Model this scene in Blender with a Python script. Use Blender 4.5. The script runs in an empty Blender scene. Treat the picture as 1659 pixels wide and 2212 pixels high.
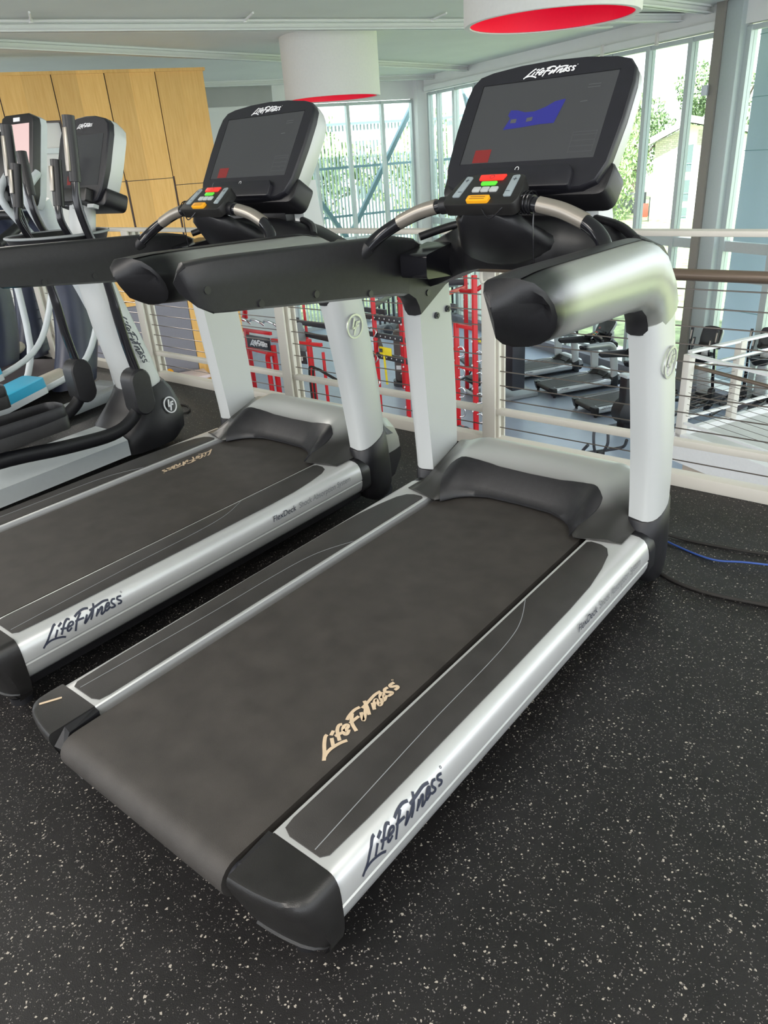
import bpy, bmesh, math, random
from mathutils import Vector, Matrix, Euler
V = Vector
R = math.radians
random.seed(7)
sc = bpy.context.scene
col = sc.collection

# ------------------------------------------------------------------ camera
cam_d = bpy.data.cameras.new('camera'); cam = bpy.data.objects.new('camera', cam_d); col.objects.link(cam)
cam_d.sensor_fit = 'VERTICAL'; cam_d.sensor_height = 36.0; cam_d.lens = 36 * 1577.5 / 2212
cam_d.clip_start = 0.05; cam_d.clip_end = 400
CX, CY, CZ = (
 (0.777995, 0.624668, -0.067193),
 (0.229435, -0.382045, -0.895210),
 (-0.584879, 0.681052, -0.440550)
)
cam.matrix_world = Matrix(((CX[0], -CY[0], -CZ[0], 1.1013), (CX[1], -CY[1], -CZ[1], -0.3831), (CX[2], -CY[2], -CZ[2], 1.3334), (0, 0, 0, 1)))
sc.camera = cam

# ------------------------------------------------------------------ world, sun, exposure
sc.view_settings.view_transform = 'Standard'; sc.view_settings.look = 'None'
sc.view_settings.gamma = 1; sc.view_settings.use_curve_mapping = False
sc.view_settings.exposure = 1.25
w = bpy.data.worlds.new('world'); sc.world = w; w.use_nodes = True
wn = w.node_tree.nodes; wl = w.node_tree.links
bg = wn['Background']; bg.inputs[1].default_value = 1.5
tc = wn.new('ShaderNodeTexCoord'); sx = wn.new('ShaderNodeSeparateXYZ'); rp = wn.new('ShaderNodeValToRGB')
wl.new(tc.outputs['Generated'], sx.inputs[0]); wl.new(sx.outputs[2], rp.inputs[0]); wl.new(rp.outputs[0], bg.inputs[0])
rp.color_ramp.elements[0].position = 0.0; rp.color_ramp.elements[0].color = (0.93, 0.96, 1.0, 1)
rp.color_ramp.elements[1].position = 0.7; rp.color_ramp.elements[1].color = (0.75, 0.86, 1.0, 1)
sd = bpy.data.lights.new('sun', 'SUN'); sd.energy = 7.5; sd.angle = R(1.5); sd.color = (1, 0.96, 0.88)
so = bpy.data.objects.new('sun', sd); col.objects.link(so); so.rotation_euler = (R(38), 0, R(20))

def fill_light(x, y, w_, e, c=(1, 0.94, 0.88)):  # added fill: unseen area lamps under the ceiling that brighten the room
    d = bpy.data.lights.new('fill_light', 'AREA'); d.shape = 'RECTANGLE'; d.size = w_; d.size_y = w_ * .6; d.energy = e; d.color = c
    o = bpy.data.objects.new('fill_light', d); col.objects.link(o); o.location = (x, y, 3.15)
fill_light(0.6, -2.6, 3.0, 95); fill_light(-4.5, -2.2, 3.0, 90); fill_light(-8, 3.5, 2.2, 80); fill_light(3.2, 0.8, 2.0, 35)

# ------------------------------------------------------------------ materials
def mat(name, c, rough=0.5, metal=0.0, noise=0.0, nscale=30, bump=0.0, bscale=200, emit=None, spec=0.5, coat=0.0):
    m = bpy.data.materials.new(name); m.use_nodes = True
    nt = m.node_tree; b = nt.nodes['Principled BSDF']
    b.inputs['Base Color'].default_value = (*c, 1); b.inputs['Roughness'].default_value = rough
    b.inputs['Metallic'].default_value = metal; b.inputs['Specular IOR Level'].default_value = spec
    b.inputs['Coat Weight'].default_value = coat
    if emit:
        b.inputs['Emission Color'].default_value = (*emit[:3], 1); b.inputs['Emission Strength'].default_value = emit[3]
    co = nt.nodes.new('ShaderNodeTexCoord')
    n = nt.nodes.new('ShaderNodeTexNoise'); n.inputs['Scale'].default_value = nscale; n.inputs['Detail'].default_value = 5
    nt.links.new(co.outputs['Object'], n.inputs['Vector'])
    r = nt.nodes.new('ShaderNodeValToRGB')
    k = max(noise, 0.02)
    r.color_ramp.elements[0].position = 0.3; r.color_ramp.elements[1].position = 0.7
    r.color_ramp.elements[0].color = (*[x * (1 - k) for x in c], 1); r.color_ramp.elements[1].color = (*[min(1, x * (1 + k)) for x in c], 1)
    nt.links.new(n.outputs['Fac'], r.inputs[0]); nt.links.new(r.outputs[0], b.inputs['Base Color'])
    if bump:
        n2 = nt.nodes.new('ShaderNodeTexNoise'); n2.inputs['Scale'].default_value = bscale; n2.inputs['Detail'].default_value = 3
        nt.links.new(co.outputs['Object'], n2.inputs['Vector'])
        bp = nt.nodes.new('ShaderNodeBump'); bp.inputs['Strength'].default_value = bump; bp.inputs['Distance'].default_value = 0.002
        nt.links.new(n2.outputs['Fac'], bp.inputs['Height']); nt.links.new(bp.outputs[0], b.inputs['Normal'])
    return m

def speckle_mat():
    m = mat('speckled_rubber', (0.0070, 0.0064, 0.0068), 0.5, noise=0.35, nscale=9, bump=0.25, bscale=420)
    nt = m.node_tree; b = nt.nodes['Principled BSDF']; L = nt.links
    base = b.inputs['Base Color'].links[0].from_socket
    co = nt.nodes.new('ShaderNodeTexCoord')
    nz = nt.nodes.new('ShaderNodeTexNoise'); nz.inputs['Scale'].default_value = 160; L.new(co.outputs['Object'], nz.inputs['Vector'])
    mx = nt.nodes.new('ShaderNodeVectorMath'); mx.operation = 'MULTIPLY_ADD'
    L.new(nz.outputs['Color'], mx.inputs[0]); mx.inputs[1].default_value = (0.008, 0.008, 0.0); L.new(co.outputs['Object'], mx.inputs[2])
    prev = base
    for sc_, th, colr in ((125, 0.33, (0.34, 0.31, 0.27)), (260, 0.46, (0.13, 0.12, 0.115))):
        vo = nt.nodes.new('ShaderNodeTexVoronoi'); vo.inputs['Scale'].default_value = sc_; L.new(mx.outputs[0], vo.inputs['Vector'])
        sep = nt.nodes.new('ShaderNodeSeparateXYZ'); L.new(vo.outputs['Color'], sep.inputs[0])
        pw = nt.nodes.new('ShaderNodeMath'); pw.operation = 'POWER'; L.new(sep.outputs[0], pw.inputs[0]); pw.inputs[1].default_value = 3.0
        ml = nt.nodes.new('ShaderNodeMath'); ml.operation = 'MULTIPLY'; L.new(pw.outputs[0], ml.inputs[0]); ml.inputs[1].default_value = th
        lt = nt.nodes.new('ShaderNodeMath'); lt.operation = 'LESS_THAN'; L.new(vo.outputs['Distance'], lt.inputs[0]); L.new(ml.outputs[0], lt.inputs[1])
        mi = nt.nodes.new('ShaderNodeMix'); mi.data_type = 'RGBA'; L.new(lt.outputs[0], mi.inputs[0])
        L.new(prev, mi.inputs[6]); mi.inputs[7].default_value = (*colr, 1); prev = mi.outputs[2]
    # mat joints every 1.2 m across y
    sp = nt.nodes.new('ShaderNodeSeparateXYZ'); L.new(co.outputs['Object'], sp.inputs[0])
    a = nt.nodes.new('ShaderNodeMath'); a.operation = 'ADD'; L.new(sp.outputs[1], a.inputs[0]); a.inputs[1].default_value = 20 - SEAM
    md = nt.nodes.new('ShaderNodeMath'); md.operation = 'MODULO'; L.new(a.outputs[0], md.inputs[0]); md.inputs[1].default_value = 1.22
    lt = nt.nodes.new('ShaderNodeMath'); lt.operation = 'LESS_THAN'; L.new(md.outputs[0], lt.inputs[0]); lt.inputs[1].default_value = 0.003
    mi = nt.nodes.new('ShaderNodeMix'); mi.data_type = 'RGBA'; L.new(lt.outputs[0], mi.inputs[0]); L.new(prev, mi.inputs[6]); mi.inputs[7].default_value = (0.004, 0.004, 0.004, 1)
    L.new(mi.outputs[2], b.inputs['Base Color'])
    return m

def glass_mat():
    m = bpy.data.materials.new('window_glass'); m.use_nodes = True; nt = m.node_tree; nt.nodes.clear()
    o = nt.nodes.new('ShaderNodeOutputMaterial'); mx = nt.nodes.new('ShaderNodeMixShader'); t = nt.nodes.new('ShaderNodeBsdfTransparent')
    g = nt.nodes.new('ShaderNodeBsdfGlossy'); g.inputs['Roughness'].default_value = 0.02; lw = nt.nodes.new('ShaderNodeLayerWeight'); f = nt.nodes.new('ShaderNodeMath'); f.operation = 'POWER'; nt.links.new(lw.outputs['Facing'], f.inputs[0]); f.inputs[1].default_value = 5.0
    t.inputs[0].default_value = (0.94, 0.98, 0.97, 1)
    nt.links.new(f.outputs[0], mx.inputs[0]); nt.links.new(t.outputs[0], mx.inputs[1]); nt.links.new(g.outputs[0], mx.inputs[2]); nt.links.new(mx.outputs[0], o.inputs[0])
    return m

def brick_mat(name, c1, c2, mortar, scale, ratio=0.25):
    m = mat(name, c1, 0.9); nt = m.node_tree; b = nt.nodes['Principled BSDF']
    co = nt.nodes.new('ShaderNodeTexCoord'); mp = nt.nodes.new('ShaderNodeMapping'); mp.inputs['Rotation'].default_value = (R(90), 0, 0)
    br = nt.nodes.new('ShaderNodeTexBrick'); br.inputs['Color1'].default_value = (*c1, 1); br.inputs['Color2'].default_value = (*c2, 1); br.inputs['Mortar'].default_value = (*mortar, 1)
    br.inputs['Scale'].default_value = scale; br.inputs['Row Height'].default_value = ratio; br.inputs['Mortar Size'].default_value = 0.02
    nt.links.new(co.outputs['Object'], mp.inputs[0]); nt.links.new(mp.outputs[0], br.inputs[0]); nt.links.new(br.outputs[0], b.inputs['Base Color'])
    return m

SEAM = 1.30
M = dict(
 silver=mat('silver_paint', (0.50, 0.51, 0.50), 0.32, 0.6, nscale=4),
 alu=mat('satin_aluminium', (0.57, 0.58, 0.585), 0.32, 0.5, nscale=4),
 champagne=mat('silver_top_paint', (0.55, 0.53, 0.49), 0.38, 0.5, nscale=4),
 uprt=mat('pale_grey_paint', (0.50, 0.52, 0.52), 0.38, 0.1, nscale=3),
 hood=mat('charcoal_metallic_plastic', (0.17, 0.17, 0.165), 0.30, 0.85, 0.06, 60, 0.06, 500),
 visor=mat('dark_grained_plastic', (0.014, 0.014, 0.016), 0.42, 0, 0.15, 60, 0.25, 600),
 black=mat('black_plastic', (0.008, 0.008, 0.010), 0.42, 0, 0.15, 40, 0.12, 500),
 gloss=mat('glossy_black_plastic', (0.010, 0.010, 0.013), 0.16, 0, 0.05, 20),
 bezel=mat('bezel_black', (0.012, 0.012, 0.017), 0.40, 0, 0.1, 40, 0.15, 900),
 screen=mat('screen_glass', (0.050, 0.052, 0.056), 0.12, 0, 0.05, 3),
 belt=mat('running_belt', (0.036, 0.032, 0.029), 0.62, 0, 0.22, 14, 0.35, 700),
 pad=mat('side_pad_rubber', (0.030, 0.028, 0.027), 0.5, 0, 0.2, 12, 0.3, 600),
 cap=mat('end_cap_plastic', (0.012, 0.0115, 0.0115), 0.40, 0, 0.25, 18, 0.2, 500),
 ink=mat('dark_navy_print', (0.02, 0.025, 0.045), 0.5),
 greyink=mat('grey_print', (0.20, 0.21, 0.22), 0.5),
 tan=mat('tan_print', (0.55, 0.43, 0.30), 0.6, 0, 0.08, 60),
 whiteink=mat('pale_print', (0.75, 0.76, 0.78), 0.4),
 dot=mat('button_plastic', (0.02, 0.02, 0.023), 0.35),
 chrome=mat('chrome', (0.75, 0.76, 0.78), 0.15, 1.0),
 sensor=mat('pulse_sensor_metal', (0.34, 0.31, 0.27), 0.35, 0.6),
 red_btn=mat('red_button', (0.75, 0.03, 0.02), 0.35, emit=(0.8, 0.03, 0.02, 0.12)),
 green_btn=mat('green_button', (0.10, 0.60, 0.04), 0.35, emit=(0.1, 0.6, 0.04, 0.1)),
 key=mat('grey_key', (0.42, 0.45, 0.45), 0.4),
 rocker=mat('rocker_key', (0.26, 0.31, 0.33), 0.35),
 orange=mat('amber_clip', (0.85, 0.38, 0.01), 0.4),
 blue_patch=mat('screen_blue_patch', (0.01, 0.01, 0.08), 0.3, emit=(0.02, 0.022, 0.16, 0.45)),
 img_red=mat('screen_red_tile', (0.09, 0.01, 0.01), 0.3, emit=(0.14, 0.015, 0.015, 0.4)),
 img_grey=mat('screen_grey_image', (0.05, 0.05, 0.05), 0.3, emit=(0.04, 0.045, 0.05, 0.4)),
 img_pale=mat('screen_pale_image', (0.12, 0.10, 0.10), 0.3, emit=(0.62, 0.42, 0.40, 0.5)),
 floor=None,
 lower=mat('grey_rubber_floor', (0.33, 0.38, 0.47), 0.30, 0, 0.06, 2),
 white=mat('white_paint', (0.72, 0.72, 0.69), 0.55, 0, 0.02, 2),
 rail=mat('off_white_steel_paint', (0.66, 0.63, 0.57), 0.45, 0, 0.02, 2),
 ceil=mat('ceiling_paint', (0.66, 0.68, 0.64), 0.8, 0, 0.03, 1),
 beam=mat('beam_paint', (0.72, 0.74, 0.71), 0.5, 0, 0.02, 1),
 frame=mat('aluminium_frame', (0.50, 0.55, 0.54), 0.4, 0.3),
 column=mat('column_paint', (0.42, 0.47, 0.46), 0.4, 0.1),
 darkframe=mat('taupe_frame', (0.24, 0.22, 0.19), 0.5),
 cable=mat('steel_cable', (0.22, 0.19, 0.17), 0.35, 0.7),
 hand=mat('brown_handrail', (0.16, 0.12, 0.09), 0.35, 0.3),
 drumw=mat('drum_white', (0.70, 0.69, 0.64), 0.7), drumr=mat('drum_red', (0.80, 0.006, 0.04), 0.4, emit=(0.8, 0.0, 0.04, 0.10)),
 navy=mat('navy_shroud', (0.028, 0.035, 0.065), 0.4, 0, 0.1, 10), purple=mat('aubergine_rubber', (0.065, 0.052, 0.058), 0.6, 0, 0.15, 10),
 cream=mat('cream_rail', (0.55, 0.51, 0.42), 0.4), teal=mat('teal_rubber', (0.02, 0.36, 0.58), 0.5),
 lgrey=mat('light_grey_plastic', (0.50, 0.54, 0.56), 0.4), mgrey=mat('mid_grey_plastic', (0.25, 0.27, 0.28), 0.5),
 red=mat('red_powder_coat', (0.62, 0.012, 0.02), 0.4), blackf=mat('black_steel', (0.03, 0.032, 0.04), 0.4),
 brown=mat('brown_steel', (0.10, 0.08, 0.075), 0.5), yellow=mat('yellow_label', (0.85, 0.68, 0.02), 0.5),
 greyp=mat('grey_panel', (0.22, 0.22, 0.25), 0.7), concrete=mat('pale_concrete', (0.60, 0.60, 0.58), 0.75, 0, 0.06, 4),
 tanwall=mat('tan_wall', (0.50, 0.42, 0.34), 0.8), stringer=mat('white_stringer', (0.78, 0.78, 0.77), 0.5),
 grass=mat('grass', (0.27, 0.32, 0.15), 0.9, 0, 0.6, 2.5), path=mat('concrete_path', (0.70, 0.68, 0.64), 0.9),
 leaf=mat('leaves', (0.16, 0.24, 0.11), 0.7, 0, 0.5, 0.6), leaf2=mat('pale_leaves', (0.28, 0.38, 0.18), 0.7, 0, 0.5, 0.6), bark=mat('bark', (0.09, 0.07, 0.055), 0.9, 0, 0.3, 12),
 stucco=mat('white_stucco', (0.75, 0.74, 0.71), 0.9), stone=brick_mat('ledge_stone', (0.46, 0.42, 0.37), (0.62, 0.59, 0.53), (0.3, 0.28, 0.26), 2.2),
 roof=mat('pale_roof', (0.62, 0.60, 0.57), 0.8), glassdark=mat('dark_window', (0.12, 0.16, 0.17), 0.15),
 slat=mat('screen_slat', (0.62, 0.68, 0.70), 0.5), brace=mat('blue_grey_steel', (0.22, 0.33, 0.37), 0.5),
 clad=mat('blue_grey_cladding', (0.50, 0.58, 0.68), 0.45, 0.0), sign=mat('red_sign', (0.7, 0.06, 0.04), 0.5),
 blue=mat('blue_cable', (0.03, 0.08, 0.32), 0.45), rope=mat('black_rope', (0.02, 0.018, 0.016), 0.8), skin=mat('pink_counter', (0.72, 0.62, 0.62), 0.5),
 teal_ball=mat('teal_weight', (0.03, 0.30, 0.36), 0.5))
M['floor'] = speckle_mat(); GLASS = glass_mat()

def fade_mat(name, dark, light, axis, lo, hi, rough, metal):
    """base colour that fades from charcoal to silver along the part"""
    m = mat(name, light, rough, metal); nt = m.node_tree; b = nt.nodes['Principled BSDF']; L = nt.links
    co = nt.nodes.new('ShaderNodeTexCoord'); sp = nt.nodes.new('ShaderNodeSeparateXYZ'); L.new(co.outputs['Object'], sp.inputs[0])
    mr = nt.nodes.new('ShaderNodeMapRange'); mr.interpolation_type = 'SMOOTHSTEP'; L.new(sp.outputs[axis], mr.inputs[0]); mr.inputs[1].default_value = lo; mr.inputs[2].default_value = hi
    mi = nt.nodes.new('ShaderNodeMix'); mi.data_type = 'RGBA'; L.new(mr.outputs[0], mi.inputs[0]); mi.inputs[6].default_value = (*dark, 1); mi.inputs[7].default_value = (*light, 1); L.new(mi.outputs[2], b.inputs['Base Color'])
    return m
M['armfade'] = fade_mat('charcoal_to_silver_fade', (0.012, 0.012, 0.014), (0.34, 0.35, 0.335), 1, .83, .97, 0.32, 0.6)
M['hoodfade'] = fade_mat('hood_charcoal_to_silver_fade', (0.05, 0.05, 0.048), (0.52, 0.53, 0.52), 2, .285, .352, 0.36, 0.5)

def wood_mat():
    m = mat('maple_panel', (0.62, 0.40, 0.16), 0.45); nt = m.node_tree; b = nt.nodes['Principled BSDF']; L = nt.links
    co = nt.nodes.new('ShaderNodeTexCoord'); mp = nt.nodes.new('ShaderNodeMapping'); mp.inputs['Scale'].default_value = (9, 9, 0.7)
    n = nt.nodes.new('ShaderNodeTexNoise'); n.inputs['Scale'].default_value = 3; n.inputs['Detail'].default_value = 6
    L.new(co.outputs['Object'], mp.inputs[0]); L.new(mp.outputs[0], n.inputs['Vector'])
    r = nt.nodes.new('ShaderNodeValToRGB'); r.color_ramp.elements[0].position = 0.3; r.color_ramp.elements[1].position = 0.7
    r.color_ramp.elements[0].color = (0.70, 0.39, 0.095, 1); r.color_ramp.elements[1].color = (0.80, 0.49, 0.15, 1)
    L.new(n.outputs['Fac'], r.inputs[0])
    sp = nt.nodes.new('ShaderNodeSeparateXYZ'); L.new(co.outputs['Object'], sp.inputs[0])
    md = nt.nodes.new('ShaderNodeMath'); md.operation = 'SNAP'; md.inputs[1].default_value = 0.45; L.new(sp.outputs[0], md.inputs[0])
    wn_ = nt.nodes.new('ShaderNodeTexWhiteNoise'); wn_.noise_dimensions = '1D'; L.new(md.outputs[0], wn_.inputs['W'])
    mr = nt.nodes.new('ShaderNodeMapRange'); L.new(wn_.outputs['Value'], mr.inputs[0]); mr.inputs[3].default_value = 0.88; mr.inputs[4].default_value = 1.08
    mi = nt.nodes.new('ShaderNodeVectorMath'); mi.operation = 'SCALE'; L.new(r.outputs[0], mi.inputs[0]); L.new(mr.outputs[0], mi.inputs['Scale'])
    L.new(mi.outputs[0], b.inputs['Base Color'])
    return m
M['wood'] = wood_mat()

# ------------------------------------------------------------------ helpers
def tag(o, label=None, cat=None, group=None, kind=None):
    if label: o['label'] = label
    if cat: o['category'] = cat
    if group: o['group'] = group
    if kind: o['kind'] = kind
    return o

def thing(name, label, cat, loc=(0, 0, 0), yaw=0, group=None):
    o = bpy.data.objects.new(name, None); col.objects.link(o); o.empty_display_size = 0.1
    o.location = loc; o.rotation_euler = (0, 0, yaw)
    return tag(o, label, cat, group)

def obj(name, bm, m, parent=None, sharp=35, label=None):
    me = bpy.data.meshes.new(name)
    bmesh.ops.recalc_face_normals(bm, faces=bm.faces[:])
    bm.to_mesh(me); bm.free()
    for x in (m if isinstance(m, (list, tuple)) else [m]): me.materials.append(M[x] if isinstance(x, str) else x)
    if sharp: me.shade_smooth(); me.set_sharp_from_angle(angle=R(sharp))
    o = bpy.data.objects.new(name, me); col.objects.link(o)
    if parent: o.parent = parent
    if label: o['label'] = label
    return o

def B(): return bmesh.new()

def box(bm, c, s, bev=0.0, rot=None, seg=2):
    """box centred c, full size s"""
    g = bmesh.ops.create_cube(bm, size=1)
    vs = g['verts']
    for v in vs: v.co = V((v.co.x * s[0], v.co.y * s[1], v.co.z * s[2]))
    if bev:
        es = list({e for v in vs for e in v.link_edges})
        r = bmesh.ops.bevel(bm, geom=es, offset=bev, segments=seg, affect='EDGES', profile=0.5)
        vs = list({v for f in r['faces'] for v in f.verts} | {v for v in vs if v.is_valid})
    mt = Matrix.Translation(c) @ (rot.to_matrix().to_4x4() if rot else Matrix())
    bmesh.ops.transform(bm, matrix=mt, verts=vs)
    return bm

def bx(x0, x1, y0, y1, z0, z1, bev=0.0, bm=None):
    return box(bm or B(), ((x0 + x1) / 2, (y0 + y1) / 2, (z0 + z1) / 2), (x1 - x0, y1 - y0, z1 - z0), bev)

def smooth_path(pts, sub=6):
    pts = [V(p) for p in pts]
    if sub <= 1 or len(pts) < 3: return pts
    out = []
    for i in range(len(pts) - 1):
        p0 = pts[max(i - 1, 0)]; p1 = pts[i]; p2 = pts[i + 1]; p3 = pts[min(i + 2, len(pts) - 1)]
        for k in range(sub):
            t = k / sub
            out.append(0.5 * ((2 * p1) + (p2 - p0) * t + (2 * p0 - 5 * p1 + 4 * p2 - p3) * t * t + (3 * p1 - p0 - 3 * p2 + p3) * t ** 3))
    out.append(pts[-1]); return out

def tube(bm, pts, r, n=10, sub=6, r2=None, closed=False, cap=True):
    """round (or oval r x r2) tube along a path"""
    P = smooth_path(pts, sub); rings = []; up = None
    m_ = len(P)
    for i, p in enumerate(P):
        if closed: d = (P[(i + 1) % m_] - P[i - 1]).normalized()
        else: d = (P[min(i + 1, m_ - 1)] - P[max(i - 1, 0)]).normalized()
        if up is None:
            up = V((0, 0, 1)) if abs(d.z) < 0.9 else V((1, 0, 0))
        a = up - d * up.dot(d); a.normalize(); up = a; b = d.cross(a)
        rr = r(i / max(1, m_ - 1)) if callable(r) else r
        rb = rr if r2 is None else r2
        rings.append([bm.verts.new(p + a * rr * math.cos(2 * math.pi * k / n) + b * rb * math.sin(2 * math.pi * k / n)) for k in range(n)])
    cnt = m_ if closed else m_ - 1
    for i in range(cnt):
        A, C_ = rings[i], rings[(i + 1) % m_]
        for k in range(n): bm.faces.new((A[k], A[(k + 1) % n], C_[(k + 1) % n], C_[k]))
    if cap and not closed:
        bm.faces.new(rings[0]); bm.faces.new(rings[-1][::-1])
    return bm

def loft(bm, rings, closed=True, cap0=True, cap1=True):
    R_ = [[bm.verts.new(p) for p in r] for r in rings]; n = len(R_[0])
    for i in range(len(R_) - 1):
        for k in range(n if closed else n - 1):
            bm.faces.new((R_[i][k], R_[i][(k + 1) % n], R_[i + 1][(k + 1) % n], R_[i + 1][k]))
    if closed and cap0: bm.faces.new(R_[0])
    if closed and cap1: bm.faces.new(R_[-1][::-1])
    return bm

def prism(bm, poly, o, u, v, nrm, h, h0=0.0, bev=0.0):
    """2D polygon (list of (a,b)) in plane o,u,v extruded from h0 to h along nrm; bev rounds the top edge"""
    o, u, v, nrm = V(o), V(u), V(v), V(nrm)
    def ring(hh, ins=0.0):
        c = (sum(p[0] for p in poly) / len(poly), sum(p[1] for p in poly) / len(poly))
        out = []
        N_ = len(poly)
        for i, p in enumerate(poly):
            if ins:
                a = poly[i - 1]; b = poly[(i + 1) % N_]
                d1 = V((p[0] - a[0], p[1] - a[1])); d2 = V((b[0] - p[0], b[1] - p[1]))
                if d1.length < 1e-9 or d2.length < 1e-9: n_ = V((0, 0))
                else:
                    t = d1.normalized() + d2.normalized(); n_ = V((-t.y, t.x))
                    if n_.length > 1e-9: n_.normalize()
                s = AREA(poly)
                p = (p[0] + n_.x * ins * s, p[1] + n_.y * ins * s)
            out.append(o + u * p[0] + v * p[1] + nrm * hh)
        return out
    sg = 1 if h > h0 else -1
    rs = [ring(h0)]
    if bev: rs += [ring(h - sg * bev), ring(h - sg * bev * 0.3, bev * 0.3), ring(h, bev)]
    else: rs.append(ring(h))
    return loft(bm, rs)

def AREA(poly):
    a = sum(poly[i][0] * poly[(i + 1) % len(poly)][1] - poly[(i + 1) % len(poly)][0] * poly[i][1] for i in range(len(poly)))
    return 1 if a > 0 else -1

def round_poly(pts, r, seg=4):
    out = []; n = len(pts)
    for i in range(n):
        p = V(pts[i]).to_2d() if len(pts[i]) > 2 else V((pts[i][0], pts[i][1])); a = V((pts[i - 1][0], pts[i - 1][1])); b = V((pts[(i + 1) % n][0], pts[(i + 1) % n][1]))
        ra = min(r, (a - p).length * 0.45, (b - p).length * 0.45)
        s = p + (a - p).normalized() * ra; e = p + (b - p).normalized() * ra
        for k in range(seg + 1):
            t = k / seg; q = s * (1 - t) ** 2 + p * 2 * t * (1 - t) + e * t * t; out.append((q.x, q.y))
    return out

def disc_poly(cx, cy, r, n=20, ry=None): return [(cx + r * math.cos(2 * math.pi * k / n), cy + (ry or r) * math.sin(2 * math.pi * k / n)) for k in range(n)]

def cyl(bm, p0, p1, r, n=16, r1=None):
    p0, p1 = V(p0), V(p1); d = (p1 - p0).normalized(); a = V((0, 0, 1)) if abs(d.z) < 0.9 else V((1, 0, 0)); a = (a - d * a.dot(d)).normalized(); b = d.cross(a)
    rr = r if r1 is None else r1
    return loft(bm, [[p0 + (a * math.cos(2 * math.pi * k / n) + b * math.sin(2 * math.pi * k / n)) * r for k in range(n)], [p1 + (a * math.cos(2 * math.pi * k / n) + b * math.sin(2 * math.pi * k / n)) * rr for k in range(n)]])

LOGO = [[(0.215,0.172),(0.186,0.165),(0.124,0.117),(0.055,0.051),(0.0,0.005)],[(0.033,0.029),(0.066,0.04),(0.113,0.045),(0.172,0.036),(0.223,0.02),(0.259,0.0)],[(0.208,0.117),(0.153,0.051)],[(0.277,0.160),(0.226,0.140)],[(0.369,0.15),(0.347,0.164),(0.307,0.146),(0.274,0.113),(0.223,0.047)],[(0.237,0.109),(0.299,0.088)],[(0.318,0.088),(0.372,0.091),(0.387,0.113),(0.365,0.124),(0.328,0.106),(0.299,0.062),(0.314,0.047),(0.354,0.066)],[(0.602,0.164),(0.547,0.178),(0.474,0.168),(0.427,0.15)],[(0.507,0.164),(0.453,0.125),(0.416,0.084),(0.376,0.007)],[(0.412,0.106),(0.46,0.104),(0.515,0.100)],[(0.560,0.115),(0.504,0.047),(0.518,0.044),(0.631,0.125)],[(0.679,0.182),(0.631,0.109),(0.575,0.04)],[(0.602,0.139),(0.646,0.142),(0.712,0.15),(0.788,0.157),(0.847,0.146)],[(0.700,0.112),(0.645,0.044)],[(0.66,0.062),(0.723,0.107),(0.748,0.109),(0.712,0.051),(0.722,0.038),(0.767,0.060)],[(0.785,0.084),(0.828,0.095),(0.836,0.118),(0.809,0.117),(0.77,0.075),(0.778,0.048),(0.836,0.073)],[(0.92,0.124),(0.887,0.131),(0.865,0.106),(0.887,0.066),(0.883,0.047),(0.847,0.051),(0.84,0.062)],[(1.0,0.12),(0.956,0.128),(0.943,0.106),(0.975,0.073),(0.964,0.051),(0.927,0.056)]]

def ribbon(bm, pts, wd, f, closed=False):
    P = smooth_path([V((p[0], p[1], 0)) for p in pts], 4); n = len(P); prev = None; first = None
    for i, p in enumerate(P):
        d = (P[min(i + 1, n - 1)] - P[max(i - 1, 0)]); d.normalize(); nn = V((-d.y, d.x, 0)) * wd / 2
        a, b = bm.verts.new(f(p.x + nn.x, p.y + nn.y)), bm.verts.new(f(p.x - nn.x, p.y - nn.y))
        if prev: bm.faces.new((prev[0], prev[1], b, a))
        prev = (a, b)

def logo(name, m, parent, o, u, v, size, wd=0.022, lift=0.0008, tm=True, curve=None, label=None):
    """the brush-script word mark drawn as stroke ribbons on a surface"""
    o, u, v = V(o), V(u).normalized(), V(v).normalized(); n = u.cross(v)
    bm = B()
    f = curve or (lambda a, b: o + u * a * size + v * b * size + n * lift)
    for i, s in enumerate(LOGO): ribbon(bm, s, wd, lambda a, b, i=i: f(a, b) + n * (.00005 * i))
    if tm: ribbon(bm, [(1.02 + .008 * math.cos(t), .155 + .008 * math.sin(t)) for t in [k * math.pi / 4 for k in range(9)]], 0.004, f)
    return obj(name, bm, m, parent, sharp=0, label=label)

def badge(name, m, parent, o, u, v, rx, ry, lift=0.004, wd=0.16):
    """round monogram: ring with the two slanted letters L and F"""
    o, u, v = V(o), V(u).normalized(), V(v).normalized(); n = u.cross(v); bm = B()
    def f(a, b): return o + u * a * rx + v * b * ry + n * lift
    ribbon(bm, [(math.cos(2 * math.pi * k / 16), math.sin(2 * math.pi * k / 16)) for k in range(17)], wd, f)
    for s in ([(-.02, .72), (-.36, -.22)], [(-.42, -.12), (.02, -.12)], [(.25, .34), (-.18, -.74)], [(.2, .30), (.66, .30)], [(.06, -.02), (.5, -.02)]): ribbon(bm, s, wd * 1.2, f)
    geo = bmesh.ops.extrude_face_region(bm, geom=bm.faces[:])
    bmesh.ops.translate(bm, vec=-n * lift, verts=[g for g in geo['geom'] if isinstance(g, bmesh.types.BMVert)])
    return obj(name, bm, m, parent, sharp=0)

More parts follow.
